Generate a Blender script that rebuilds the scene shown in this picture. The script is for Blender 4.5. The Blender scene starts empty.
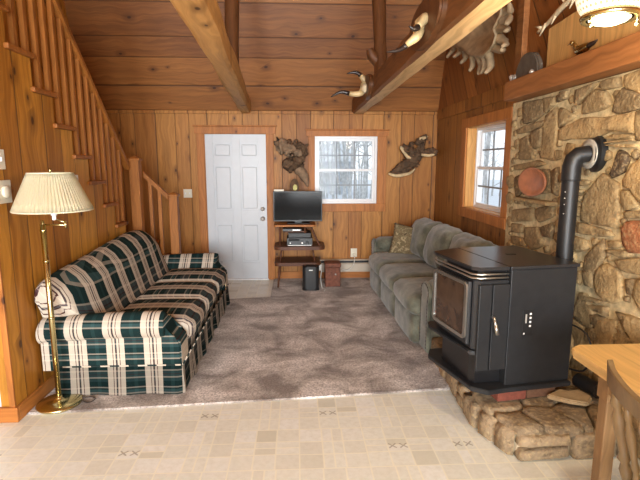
import bpy, bmesh, math, random
from mathutils import Vector, Matrix, noise
PI = math.pi
R = math.radians
SC = bpy.context.scene
COL = SC.collection
random.seed(7)

# ------------------------------------------------------------------ camera
CAM = Vector((0, 0, 1.62))
cam_d = bpy.data.cameras.new('camera')
cam = bpy.data.objects.new('camera', cam_d)
COL.objects.link(cam)
cam.location = CAM
cam.rotation_euler = (R(90 - 9.2), 0, R(-2.8))
cam_d.sensor_width = 36
cam_d.lens = 472 / 640 * 36
cam_d.clip_start = 0.02
cam_d.clip_end = 200
SC.camera = cam

_P, _Y, _F = R(9.2), R(2.8), 472
_f = Vector((math.sin(_Y) * math.cos(_P), math.cos(_Y) * math.cos(_P), -math.sin(_P)))
_r = Vector((math.cos(_Y), -math.sin(_Y), 0))
_u = Vector((math.sin(_Y) * math.sin(_P), math.cos(_Y) * math.sin(_P), math.cos(_P)))


def measure(u, v, axis, val):
    """photo measurement -> point on the real surface axis = val"""
    d = _f + (u - 320) / _F * _r + (240 - v) / _F * _u
    t = (val - CAM[axis]) / d[axis]
    return CAM + d * t


# ------------------------------------------------------------------ node helpers
class NT:
    def __init__(s, name):
        s.m = bpy.data.materials.new(name)
        s.m.use_nodes = True
        s.t = s.m.node_tree
        s.b = s.t.nodes['Principled BSDF']
        s.tc = None

    def n(s, kind, **kw):
        nd = s.t.nodes.new(kind)
        for k, v in kw.items():
            setattr(nd, k, v)
        return nd

    def put(s, sock, v):
        if isinstance(v, bpy.types.NodeSocket):
            s.t.links.new(v, sock)
        elif v is not None:
            if sock.type == 'RGBA' and isinstance(v, (tuple, list)):
                v = tuple(v) + (1,) * (4 - len(v))
            sock.default_value = v

    def math(s, op, a, b=None, c=None):
        nd = s.n('ShaderNodeMath', operation=op)
        s.put(nd.inputs[0], a)
        if b is not None: s.put(nd.inputs[1], b)
        if c is not None: s.put(nd.inputs[2], c)
        return nd.outputs[0]

    def coord(s, which='Object'):
        if s.tc is None: s.tc = s.n('ShaderNodeTexCoord')
        return s.tc.outputs[which]

    def xyz(s, v=None):
        nd = s.n('ShaderNodeSeparateXYZ')
        s.put(nd.inputs[0], v if v is not None else s.coord())
        return nd.outputs

    def comb(s, x=0.0, y=0.0, z=0.0):
        nd = s.n('ShaderNodeCombineXYZ')
        for i, v in enumerate((x, y, z)): s.put(nd.inputs[i], v)
        return nd.outputs[0]

    def noise(s, vec=None, scale=5.0, detail=3.0, rough=.5, col=False, dist=0.0):
        nd = s.n('ShaderNodeTexNoise')
        s.put(nd.inputs['Vector'], vec if vec is not None else s.coord())
        nd.inputs['Scale'].default_value = scale
        nd.inputs['Detail'].default_value = detail
        nd.inputs['Roughness'].default_value = rough
        nd.inputs['Distortion'].default_value = dist
        return nd.outputs['Color' if col else 'Fac']

    def ramp(s, fac, stops, interp='LINEAR'):
        nd = s.n('ShaderNodeValToRGB')
        cr = nd.color_ramp
        cr.interpolation = interp
        while len(cr.elements) < len(stops): cr.elements.new(.5)
        for e, (p, c) in zip(cr.elements, stops):
            e.position = p
            c = (c, c, c) if isinstance(c, (int, float)) else c
            e.color = tuple(c) + (1,) * (4 - len(c))
        s.put(nd.inputs[0], fac)
        return nd.outputs[0]

    def mix(s, fac, a, b, mode='MIX'):
        nd = s.n('ShaderNodeMix', data_type='RGBA', blend_type=mode)
        s.put(nd.inputs[0], fac)
        s.put(nd.inputs[6], a)
        s.put(nd.inputs[7], b)
        return nd.outputs[2]

    def mapr(s, v, a, b, c=0.0, d=1.0, smooth=False):
        nd = s.n('ShaderNodeMapRange')
        if smooth: nd.interpolation_type = 'SMOOTHSTEP'
        for i, x in enumerate((v, a, b, c, d)): s.put(nd.inputs[i], x)
        return nd.outputs[0]

    def bump(s, h, strength=.3, dist=.01):
        nd = s.n('ShaderNodeBump')
        nd.inputs['Strength'].default_value = strength
        nd.inputs['Distance'].default_value = dist
        s.put(nd.inputs['Height'], h)
        s.put(s.b.inputs['Normal'], nd.outputs[0])

    def base(s, c): s.put(s.b.inputs['Base Color'], c)

    def rough(s, v): s.put(s.b.inputs['Roughness'], v)


def srgb(r, g, b):
    f = lambda c: (c / 255 / 12.92) if c / 255 <= .04045 else ((c / 255 + .055) / 1.055) ** 2.4
    return (f(r), f(g), f(b))


def plain(name, col, rough=.5, metal=0.0, var=.12, nscale=12, bump=0.0, coat=0.0, spec=None):
    k = NT(name)
    nz = k.noise(scale=nscale, detail=4)
    k.base(k.mix(k.mapr(nz, .3, .7, 0, 1), tuple(c * (1 - var) for c in col), tuple(min(1, c * (1 + var)) for c in col)))
    k.rough(rough)
    k.b.inputs['Metallic'].default_value = metal
    if coat: k.b.inputs['Coat Weight'].default_value = coat
    if spec is not None: k.b.inputs['Specular IOR Level'].default_value = spec
    if bump: k.bump(k.noise(scale=nscale * 6, detail=3), bump, .004)
    return k.m


def pine(name, across='x', along='z', w=.235, c0=(.45, .2, .06), c1=(.6, .3, .1), c2=(.3, .12, .035),
         joints=True, knots=1.0, rough=.5, seed=0.0, coat=.03):
    k = NT(name)
    o = k.xyz()
    ix = {'x': 0, 'y': 1, 'z': 2}
    a, l = o[ix[across]], o[ix[along]]
    third = o[3 - ix[across] - ix[along]]
    if joints:
        a2 = k.math('ADD', a, k.math('MULTIPLY', k.math('SINE', k.math('MULTIPLY', a, 8.3)), .04))
        t = k.math('DIVIDE', a2, w)
        idx = k.math('FLOOR', t)
        fr = k.math('FRACT', t)
    else:
        t = k.math('DIVIDE', a, w)
        idx = k.math('FLOOR', k.math('ADD', k.math('MULTIPLY', a, 0.0), .5))
        fr = None
    wn = k.n('ShaderNodeTexWhiteNoise', noise_dimensions='1D')
    k.put(wn.inputs['W'], k.math('ADD', idx, seed + .37))
    rnd = wn.outputs['Value']
    off = k.math('MULTIPLY', rnd, 37.0)
    # grain
    warp = k.noise(k.comb(k.math('MULTIPLY', t, .8), k.math('ADD', k.math('MULTIPLY', l, 1.6), off), third), 1.6, 2)
    gx = k.math('ADD', k.math('MULTIPLY', a, 34.0), k.math('MULTIPLY', warp, 5.0))
    grain = k.noise(k.comb(gx, k.math('ADD', k.math('MULTIPLY', l, 1.3), off), k.math('MULTIPLY', third, 20.0)), 1.0, 4, .6)
    broad = k.noise(k.comb(k.math('MULTIPLY', a, 5.0), k.math('ADD', k.math('MULTIPLY', l, .7), off), 0.0), 1.2, 2)
    col = k.ramp(rnd, [(0, c2), (.3, c0), (.6, c1), (.8, tuple((p + q) / 2 for p, q in zip(c0, c1))), (1, c2)])
    col = k.mix(k.mapr(broad, .35, .7, 0, .4), col, c1)
    col = k.mix(k.mapr(grain, .35, .75, 0, .6), col, tuple(c * .5 for c in c0))
    col = k.mix(k.mapr(grain, .62, .3, 0, .25), col, tuple(min(1, c * 1.25) for c in c1))
    h = grain
    if knots:
        vo = k.n('ShaderNodeTexVoronoi', voronoi_dimensions='2D', feature='F1')
        kl = k.math('ADD', k.math('MULTIPLY', l, 2.9), off)
        kx = k.math('ADD', k.math('MULTIPLY', a, 5.2), k.math('MULTIPLY', warp, .3))
        k.put(vo.inputs['Vector'], k.comb(kx, kl, 0.0))
        vo.inputs['Scale'].default_value = 1.0
        vc = k.n('ShaderNodeSeparateColor')
        k.put(vc.inputs[0], vo.outputs['Color'])
        gate = k.math('GREATER_THAN', vc.outputs[0], .78 if knots < 1 else .6)
        rad = k.math('ADD', k.math('MULTIPLY', vc.outputs[1], .085), .03)
        d = vo.outputs['Distance']
        core = k.mapr(d, rad, k.math('MULTIPLY', rad, .45), 0, 1, True)
        halo = k.mapr(d, k.math('MULTIPLY', rad, 3.6), rad, 0, 1, True)
        col = k.mix(k.math('MULTIPLY', k.math('MULTIPLY', halo, gate), .55), col, tuple(c * .55 for c in c2))
        col = k.mix(k.math('MULTIPLY', k.math('MULTIPLY', core, gate), .85), col, (.045, .014, .006))
    if joints:
        e = k.math('MINIMUM', fr, k.math('SUBTRACT', 1.0, fr))
        j = k.mapr(e, .030, .012, 0, 1)
        col = k.mix(k.math('MULTIPLY', j, .72), col, (.05, .02, .008))
        h = k.math('SUBTRACT', k.math('MULTIPLY', grain, .25), k.math('MULTIPLY', j, 1.0))
        k.bump(h, .5, .006)
    else:
        k.bump(h, .12, .004)
    k.base(col)
    k.rough(rough)
    k.b.inputs['Coat Weight'].default_value = coat
    k.b.inputs['Coat Roughness'].default_value = .35
    k.b.inputs['Specular IOR Level'].default_value = .3
    return k.m


WALLC = dict(c0=srgb(164, 106, 48), c1=srgb(188, 132, 66), c2=srgb(126, 74, 32))
LEFTC = dict(c0=srgb(178, 116, 38), c1=srgb(206, 148, 60), c2=srgb(140, 82, 26))
CEILC = dict(c0=srgb(148, 94, 44), c1=srgb(168, 112, 56), c2=srgb(116, 68, 32))
TRIMC = dict(c0=srgb(174, 108, 50), c1=srgb(192, 126, 62), c2=srgb(154, 90, 38))
STAIRC = dict(c0=srgb(154, 94, 40), c1=srgb(174, 112, 52), c2=srgb(124, 70, 28))
DARKC = dict(c0=srgb(98, 62, 34), c1=srgb(118, 76, 44), c2=srgb(74, 44, 26))
m_back = pine('pine_wall_back', 'x', 'z', .235, seed=3, **WALLC)
m_left = pine('pine_wall_left', 'y', 'z', .25, seed=11, **LEFTC)
m_right = pine('pine_wall_right', 'y', 'z', .26, seed=21, **dict(c0=srgb(150, 98, 44), c1=srgb(170, 116, 56), c2=srgb(124, 76, 32)))
m_ceil = pine('pine_ceiling', 'z', 'x', .292, seed=30, **CEILC)
m_ceil2 = pine('pine_ceiling_upper', 'y', 'x', .292, seed=34, **CEILC)
m_trim = pine('pine_trim', 'x', 'z', .3, joints=False, knots=.8, seed=5, **TRIMC)
m_trimh = pine('pine_trim_horizontal', 'z', 'x', .3, joints=False, knots=.8, seed=6, **TRIMC)
m_trimy = pine('pine_trim_lengthwise', 'z', 'y', .3, joints=False, knots=.8, seed=7, **TRIMC)
m_stair = pine('pine_stair', 'x', 'z', .3, joints=False, knots=.9, seed=8, **STAIRC)
m_stairt = pine('pine_tread', 'y', 'x', .3, joints=False, knots=.8, seed=9, **STAIRC)
m_mantel = pine('pine_mantel', 'z', 'y', .3, joints=False, knots=.8, seed=12, **dict(c0=srgb(152, 98, 56), c1=srgb(166, 112, 66), c2=srgb(134, 84, 46)))
m_beam_d = pine('hewn_timber', 'z', 'y', .3, joints=False, knots=.8, seed=13, rough=.6, **dict(c0=srgb(112, 72, 38), c1=srgb(130, 86, 48), c2=srgb(92, 56, 28)))
m_beam_lit = pine('lit_beam_underside', 'x', 'y', .3, joints=False, knots=.9, seed=14, rough=.6, **dict(c0=srgb(212, 176, 124), c1=srgb(230, 200, 152), c2=srgb(180, 138, 88)))  # light on the right beam's underside, put into a paler wood colour
m_post = pine('dark_post', 'x', 'z', .3, joints=False, knots=.8, seed=15, **DARKC)
m_palew = pine('pale_pine_board', 'y', 'z', .3, joints=False, knots=.6, seed=16, **dict(c0=srgb(206, 160, 96), c1=srgb(222, 180, 116), c2=srgb(188, 138, 80)))
m_table = pine('varnished_tabletop', 'x', 'y', .3, joints=False, knots=.4, seed=17, rough=.3, coat=.4, **dict(c0=srgb(214, 168, 96), c1=srgb(228, 188, 120), c2=srgb(200, 150, 80)))
m_chair = pine('brown_chair_wood', 'x', 'z', .3, joints=False, knots=0, seed=18, rough=.4, coat=.3, **dict(c0=srgb(112, 88, 56), c1=srgb(128, 102, 66), c2=srgb(94, 72, 44)))
m_tleg = pine('table_leg_wood', 'x', 'z', .3, joints=False, knots=0, seed=19, **dict(c0=srgb(138, 106, 70), c1=srgb(152, 118, 80), c2=srgb(122, 92, 58)))
m_stand = pine('dark_walnut', 'y', 'x', .3, joints=False, knots=0, seed=20, **dict(c0=srgb(84, 52, 36), c1=srgb(104, 66, 46), c2=srgb(64, 38, 28)))

m_door = plain('white_door_paint', srgb(196, 201, 206), .35, var=.02)
m_white = plain('white_vinyl', srgb(236, 238, 240), .3, var=.02)
m_muntin = plain('muntin_shaded_white', srgb(146, 152, 156), .5, var=.02)  # white muntins greyed in colour to look shaded against bright panes
m_whitewall = plain('white_wall_paint', srgb(226, 230, 236), .6, var=.02)
m_ivory = plain('ivory_plastic', srgb(226, 220, 200), .35, var=.03)
m_brass = plain('polished_brass', srgb(202, 190, 142), .22, metal=1.0, var=.06)
m_nickel = plain('satin_nickel', srgb(214, 212, 206), .35, metal=.6, var=.04)
m_black = plain('black_plastic', srgb(24, 24, 26), .35, var=.1)
m_blackm = plain('matte_black_paint', srgb(30, 30, 31), .45, var=.12, bump=.1)
m_iron = plain('stove_black_enamel', srgb(44, 45, 47), .38, metal=.25, var=.1, nscale=20, bump=.05)
m_irontop = plain('stove_lid_enamel', srgb(60, 60, 62), .28, metal=.5, var=.05)
m_chromed = plain('brushed_steel_frame', srgb(178, 176, 170), .3, metal=.9, var=.05)
m_screen = plain('black_screen', srgb(8, 9, 11), .12, var=.05, spec=.1)
m_red = plain('red_brick', srgb(124, 66, 50), .85, var=.2, nscale=40, bump=.5)
m_brownbrick = plain('brown_brick', srgb(116, 82, 60), .85, var=.2, nscale=40, bump=.5)
m_slate = plain('dark_slate', srgb(92, 84, 74), .7, var=.25, nscale=16, bump=.4)
m_flat = plain('buff_sandstone', srgb(164, 140, 104), .85, var=.2, nscale=14, bump=.6)
m_heat = plain('heater_enamel', srgb(196, 184, 166), .45, var=.04)
m_dish = plain('terracotta_glaze', srgb(176, 116, 84), .45, var=.2, nscale=18, bump=.1)
m_bone = plain('bleached_bone', srgb(222, 206, 172), .55, var=.12, nscale=14, bump=.3)
m_horn = plain('dark_horn', srgb(44, 34, 30), .28, var=.3, nscale=20, bump=.2)
m_hornm = plain('cream_horn', srgb(208, 184, 136), .35, var=.25, nscale=10, bump=.2)
m_antler = plain('weathered_antler', srgb(168, 148, 118), .7, var=.35, nscale=9, bump=.6)
m_bark = plain('dark_driftwood', srgb(92, 70, 50), .85, var=.5, nscale=14, bump=.9)
m_bark2 = plain('grey_driftwood', srgb(138, 114, 90), .85, var=.35, nscale=18, bump=.9)
m_creamedge = plain('cream_fungus_edge', srgb(208, 184, 142), .7, var=.25, nscale=18, bump=.5)
m_yell = plain('pale_yellow_face', srgb(206, 200, 130), .6, var=.1)
m_box = plain('reddish_brown_wicker', srgb(112, 66, 48), .7, var=.4, nscale=30, bump=.9)
m_cord_w = plain('white_cord', srgb(224, 222, 214), .5, var=.02)
m_snow = plain('snow', srgb(206, 212, 220), .8, var=.03, nscale=2)
m_trunk = plain('grey_bark', srgb(190, 190, 188), .9, var=.3, nscale=6)
m_shed = plain('white_siding', srgb(196, 202, 208), .7, var=.02)
m_roofsnow = plain('grey_roofing', srgb(216, 222, 228), .8, var=.1)
m_log = plain('round_log_end', srgb(206, 176, 128), .7, var=.12, nscale=20)


def m_fabric():
    k = NT('sage_microfibre')
    a = k.noise(scale=7, detail=4, rough=.6)
    b = k.noise(scale=90, detail=2)
    c = k.mix(k.mapr(a, .35, .68, 0, 1), srgb(78, 80, 66), srgb(136, 138, 120))
    c = k.mix(k.mapr(b, .3, .7, 0, .3), c, srgb(84, 80, 64))
    k.base(c); k.rough(.8)
    k.b.inputs['Sheen Weight'].default_value = .35
    k.bump(k.math('ADD', a, k.math('MULTIPLY', b, .3)), .35, .012)
    return k.m


m_sage = m_fabric()


def m_camo():
    k = NT('leaf_print_fabric')
    a = k.noise(scale=16, detail=5, rough=.65, dist=1.5)
    c = k.ramp(a, [(.35, srgb(70, 56, 38)), (.45, srgb(150, 132, 98)), (.52, srgb(92, 84, 56)), (.6, srgb(186, 170, 134))])
    k.base(c); k.rough(.85); k.bump(a, .2, .004)
    return k.m


m_pillow = m_camo()

GRN, TEAL, CRM, MAR, GRY, GRN2 = srgb(18, 42, 42), srgb(76, 106, 108), srgb(212, 200, 182), srgb(92, 44, 44), srgb(128, 116, 112), srgb(34, 62, 62)


def plaid(name, prim, sec, per=.257, ph=0.0, GRY=GRY):
    k = NT(name)
    o = k.xyz(); ix = {'x': 0, 'y': 1, 'z': 2}
    f1 = k.math('FRACT', k.math('ADD', k.math('DIVIDE', o[ix[prim]], per), ph))
    s = o[ix[sec[0]]]
    if len(sec) > 1: s = k.math('ADD', s, o[ix[sec[1]]])
    f2 = k.math('FRACT', k.math('ADD', k.math('DIVIDE', s, per * .96), .1))
    warp = k.ramp(f1, [(0, CRM), (.13, MAR), (.150, CRM), (.205, MAR), (.222, GRY), (.235, MAR), (.252, CRM), (.31, MAR), (.33, CRM),
                       (.46, GRN), (.50, GRN), (.68, GRN2), (.78, GRN), (.98, CRM)], 'CONSTANT')
    weft = k.ramp(f2, [(0, GRN), (.20, CRM), (.245, TEAL), (.33, GRN), (.37, CRM), (.41, GRN), (.56, GRY), (.66, CRM), (.70, GRY), (.76, MAR), (.78, GRY), (.86, CRM), (.9, GRN)], 'CONSTANT')
    lum = k.math('GREATER_THAN', k.n_rgb(warp), .2)
    fac = k.math('SUBTRACT', .34, k.math('MULTIPLY', lum, .20))
    c = k.mix(fac, warp, weft)
    wv = k.noise(scale=260, detail=1)
    c = k.mix(k.mapr(wv, .3, .7, 0, .15), c, (.05, .05, .05))
    k.base(c); k.rough(.95)
    k.b.inputs['Specular IOR Level'].default_value = .12
    k.bump(k.math('ADD', k.noise(scale=5, detail=3), k.math('MULTIPLY', wv, .1)), .35, .02)
    return k.m


def _nrgb(s, c):
    nd = s.n('ShaderNodeRGBToBW'); s.put(nd.inputs[0], c); return nd.outputs[0]


NT.n_rgb = _nrgb
m_plaid_y = plaid('plaid_length', 'y', 'xz', .285, .12, srgb(92, 98, 102))
m_plaid_x = plaid('plaid_arm', 'x', 'z', .255, .18, srgb(58, 86, 88))
m_shadef = NT('pleated_linen')
m_shadef.base(srgb(232, 222, 190)); m_shadef.rough(.9)
m_shadef.b.inputs['Subsurface Weight'].default_value = .15
m_shadef = m_shadef.m


def mk_vinyl():
    k = NT('cream_vinyl_tiles')
    o = k.xyz()
    rot = R(1.0)
    x, y = o[0], o[1]
    T = .305

    def cell(u, n):
        t = k.math('DIVIDE', u, n)
        return k.math('FLOOR', t), k.math('FRACT', t)
    # big tile 0.61 split in a basket of rectangles
    ix_, fx = cell(x, .384); iy_, fy = cell(y, .384)
    chk = k.math('MODULO', k.math('ABSOLUTE', k.math('ADD', ix_, iy_)), 2.0)
    lines = 0.0
    colr = k.n('ShaderNodeTexWhiteNoise', noise_dimensions='3D')

    def edge(fr, w):
        return k.mapr(k.math('MINIMUM', fr, k.math('SUBTRACT', 1.0, fr)), w, w * .55, 0, 1)
    # pattern: columns at fractions .0 .30 .44 .58 ; rows .0 .34 .66 (alternating)
    def bands(fr, stops):
        r = None
        for st in stops:
            d = k.math('ABSOLUTE', k.math('SUBTRACT', fr, st))
            e = k.mapr(d, .016, .008, 0, 1)
            r = e if r is None else k.math('MAXIMUM', r, e)
        return r

    def count(fr, stops):
        r = None
        for st in stops:
            e = k.math('GREATER_THAN', fr, st)
            r = e if r is None else k.math('ADD', r, e)
        return r
    sA, sB = (.01, .36, .52, .68), (.01, .34, .66)
    la = k.math('MAXIMUM', bands(fx, sA), bands(fy, sB))
    lb = k.math('MAXIMUM', bands(fx, sB), bands(fy, sA))
    ca = k.comb(k.math('ADD', count(fx, sA), k.math('MULTIPLY', ix_, 7.0)), k.math('ADD', count(fy, sB), k.math('MULTIPLY', iy_, 7.0)), 1.0)
    cb = k.comb(k.math('ADD', count(fx, sB), k.math('MULTIPLY', ix_, 7.0)), k.math('ADD', count(fy, sA), k.math('MULTIPLY', iy_, 7.0)), 2.0)
    vm = k.n('ShaderNodeMix', data_type='VECTOR')
    k.put(vm.inputs[0], chk); k.put(vm.inputs[4], ca); k.put(vm.inputs[5], cb)
    k.put(colr.inputs[0], vm.outputs[1])
    line = k.math('ADD', k.math('MULTIPLY', la, k.math('SUBTRACT', 1.0, chk)), k.math('MULTIPLY', lb, chk))
    v = colr.outputs['Value']
    c = k.ramp(v, [(0, srgb(226, 226, 214)), (.3, srgb(238, 240, 230)), (.6, srgb(232, 233, 222)), (.82, srgb(242, 244, 238)), (1, srgb(214, 213, 196))])
    mot = k.noise(scale=30, detail=4, rough=.6)
    c = k.mix(k.mapr(mot, .4, .7, 0, .4), c, srgb(206, 206, 190))
    c = k.mix(k.math('MULTIPLY', line, .75), c, srgb(246, 244, 224))
    # little brown cross motifs in some small squares
    gate = k.math('GREATER_THAN', v, .86)
    u2 = k.math('FRACT', k.math('DIVIDE', x, .064)); v2 = k.math('FRACT', k.math('ADD', k.math('DIVIDE', y, .064), .5))
    du = k.math('ABSOLUTE', k.math('SUBTRACT', u2, .5)); dv = k.math('ABSOLUTE', k.math('SUBTRACT', v2, .5))
    star = k.math('MULTIPLY', k.math('LESS_THAN', k.math('ABSOLUTE', k.math('SUBTRACT', du, dv)), .1),
                  k.math('LESS_THAN', k.math('MAXIMUM', du, dv), .36))
    wn2 = k.n('ShaderNodeTexWhiteNoise', noise_dimensions='2D')
    k.put(wn2.inputs[0], k.comb(k.math('FLOOR', k.math('DIVIDE', x, .384)), k.math('FLOOR', k.math('DIVIDE', y, .384)), 0.0))
    inband = k.math('MULTIPLY', k.math('LESS_THAN', k.math('ABSOLUTE', k.math('SUBTRACT', fx, .5)), .17),
                    k.math('LESS_THAN', k.math('ABSOLUTE', k.math('SUBTRACT', fy, .5)), .083))
    g2 = k.math('MULTIPLY', k.math('GREATER_THAN', wn2.outputs['Value'], .55), inband)
    c = k.mix(k.math('MULTIPLY', k.math('MULTIPLY', star, g2), .6), c, srgb(124, 110, 84))
    k.base(c); k.rough(k.mapr(mot, .3, .7, .32, .5))
    k.bump(k.math('ADD', k.math('MULTIPLY', mot, .2), line), .15, .002)
    return k.m


m_vinyl = mk_vinyl()


def mk_carpet():
    k = NT('brown_grey_carpet')
    a = k.noise(scale=2.6, detail=6, rough=.62, dist=.6)
    b = k.noise(scale=60, detail=3, rough=.8)
    st = k.noise(k.comb(k.math('MULTIPLY', k.xyz()[0], 1.2), k.math('MULTIPLY', k.xyz()[1], 3.0), 0.0), 2.0, 4)
    t = k.math('ADD', k.math('MULTIPLY', a, .8), k.math('MULTIPLY', st, .2))
    c = k.ramp(t, [(.40, srgb(134, 122, 114)), (.5, srgb(196, 186, 178)), (.6, srgb(242, 234, 228))])
    c = k.mix(k.mapr(b, .42, .62, 0, .62), c, srgb(84, 72, 64))
    k.base(c); k.rough(.95)
    k.b.inputs['Sheen Weight'].default_value = .3
    k.bump(k.math('ADD', k.math('MULTIPLY', a, .6), b), .9, .012)
    return k.m


m_carpet = mk_carpet()


def mk_stone(name, cols, att=True):
    k = NT(name)
    at = k.n('ShaderNodeAttribute', attribute_name='tone')
    f = at.outputs['Fac']
    n1 = k.noise(scale=9, detail=6, rough=.65)
    n2 = k.noise(scale=45, detail=3)
    c = k.ramp(f, cols, 'LINEAR')
    c = k.mix(k.mapr(n1, .35, .7, 0, .6), c, srgb(92, 74, 50))
    c = k.mix(k.mapr(n2, .48, .7, 0, .5), c, srgb(200, 174, 128))
    n3 = k.noise(scale=24, detail=5, rough=.7)
    c = k.mix(k.mapr(n3, .55, .68, 0, .55), c, srgb(70, 54, 38))
    k.base(c); k.rough(.85)
    k.bump(k.math('ADD', n1, k.math('MULTIPLY', n2, .3)), .8, .03)
    return k.m


m_stone = mk_stone('fieldstone', [(0, srgb(110, 92, 66)), (.2, srgb(140, 118, 84)), (.4, srgb(162, 138, 98)), (.6, srgb(182, 154, 108)), (.78, srgb(200, 166, 114)), (.88, srgb(170, 108, 70)), (1, srgb(76, 60, 44))])
m_hstone = mk_stone('hearth_fieldstone', [(0, srgb(130, 112, 88)), (.5, srgb(158, 138, 110)), (1, srgb(176, 152, 120))])
m_mortar = plain('pale_mortar', srgb(212, 194, 152), .95, var=.28, nscale=26, bump=1.0)


def mk_glass(name, tint=(1, 1, 1), dark=0.0):
    k = NT(name)
    tr = k.n('ShaderNodeBsdfTransparent'); tr.inputs[0].default_value = tuple(tint) + (1,)
    gl = k.n('ShaderNodeBsdfGlossy'); gl.inputs['Roughness'].default_value = .03
    mx = k.n('ShaderNodeMixShader')
    fr = k.n('ShaderNodeFresnel'); fr.inputs[0].default_value = 1.45
    geo = k.n('ShaderNodeNewGeometry'); k.put(mx.inputs[0], k.math('MULTIPLY', k.math('MULTIPLY', fr.outputs[0], .2), k.math('SUBTRACT', 1.0, geo.outputs['Backfacing']))); k.put(mx.inputs[1], tr.outputs[0]); k.put(mx.inputs[2], gl.outputs[0])
    out = k.t.nodes['Material Output']
    k.t.links.new(mx.outputs[0], out.inputs[0])
    return k.m


m_glass = mk_glass('window_glass')
m_fire = NT('smoked_stove_glass')
_n = m_fire.noise(scale=7, detail=3, dist=1.0)
m_fire.base(m_fire.mix(m_fire.mapr(_n, .35, .7, 0, 1), srgb(58, 44, 36), srgb(88, 70, 56)))
m_fire.rough(.12); m_fire = m_fire.m


def emit(name, col, s, base=(.9, .9, .85)):
    k = NT(name); k.base(base)
    k.b.inputs['Emission Color'].default_value = tuple(col) + (1,)
    k.b.inputs['Emission Strength'].default_value = s
    return k.m


m_bulb = emit('lit_lamp_glass', (1, .82, .52), 2.6)
m_dome = emit('lit_perforated_globe', (1, .84, .58), 1.6)

# ------------------------------------------------------------------ mesh helpers


def add_box(bm, x0, x1, y0, y1, z0, z1, mat=None, bev=0.0, seg=2):
    g = bmesh.ops.create_cube(bm, size=1)
    M = Matrix.Translation(((x0 + x1) / 2, (y0 + y1) / 2, (z0 + z1) / 2)) @ Matrix.Diagonal((abs(x1 - x0), abs(y1 - y0), abs(z1 - z0), 1))
    vs = g['verts']
    bmesh.ops.transform(bm, matrix=M, verts=vs)
    if bev:
        es = list({e for v in vs for e in v.link_edges})
        r = bmesh.ops.bevel(bm, geom=es, offset=bev, segments=seg, profile=.5, affect='EDGES')
        vs = list({v for f in r['faces'] for v in f.verts} | {v for v in vs if v.is_valid})
    if mat is not None:
        bmesh.ops.transform(bm, matrix=mat, verts=vs)
    return vs


def add_tube(bm, pts, radii, seg=10, cap=True):
    pts = [Vector(p) for p in pts]
    if isinstance(radii, (int, float)): radii = [radii] * len(pts)
    rings = []
    prev = None
    for i, p in enumerate(pts):
        if i == 0: d = pts[1] - pts[0]
        elif i == len(pts) - 1: d = pts[-1] - pts[-2]
        else: d = (pts[i + 1] - pts[i]).normalized() + (pts[i] - pts[i - 1]).normalized()
        d.normalize()
        if prev is None:
            a = Vector((0, 0, 1)) if abs(d.z) < .9 else Vector((1, 0, 0))
            n = d.cross(a).normalized()
        else:
            n = (prev - d * prev.dot(d)).normalized()
        prev = n
        b = d.cross(n)
        rings.append([bm.verts.new(p + (n * math.cos(2 * PI * k / seg) + b * math.sin(2 * PI * k / seg)) * radii[i]) for k in range(seg)])
    for r0, r1 in zip(rings, rings[1:]):
        for k in range(seg):
            bm.faces.new((r0[k], r0[(k + 1) % seg], r1[(k + 1) % seg], r1[k]))
    if cap:
        bm.faces.new(list(reversed(rings[0]))); bm.faces.new(rings[-1])
    return rings


def add_lathe(bm, prof, c=(0, 0, 0), seg=28, axis='z', wob=None):
    c = Vector(c)
    rings = []
    for (r, h) in prof:
        ring = []
        for k in range(seg):
            a = 2 * PI * k / seg
            rr = r * (wob(a) if wob else 1)
            u, v = rr * math.cos(a), rr * math.sin(a)
            p = Vector((u, v, h)) if axis == 'z' else (Vector((h, u, v)) if axis == 'x' else Vector((u, h, v)))
            ring.append(bm.verts.new(c + p))
        rings.append(ring)
    for r0, r1 in zip(rings, rings[1:]):
        for k in range(seg):
            bm.faces.new((r0[k], r0[(k + 1) % seg], r1[(k + 1) % seg], r1[k]))
    if prof[0][0] > 1e-4: bm.faces.new(list(reversed(rings[0])))
    if prof[-1][0] > 1e-4: bm.faces.new(rings[-1])


def add_prism(bm, poly, axis, a, b):
    """poly: 2-D points in the two other axes (order x,y,z), extruded along axis from a to b"""
    def P(p, t):
        q = [p[0], p[1]]; q.insert(axis, t); return Vector(q)
    A = [bm.verts.new(P(p, a)) for p in poly]
    B = [bm.verts.new(P(p, b)) for p in poly]
    n = len(poly)
    bm.faces.new(A); bm.faces.new(list(reversed(B)))
    for i in range(n):
        bm.faces.new((A[i], B[i], B[(i + 1) % n], A[(i + 1) % n]))
    return A + B


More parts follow.
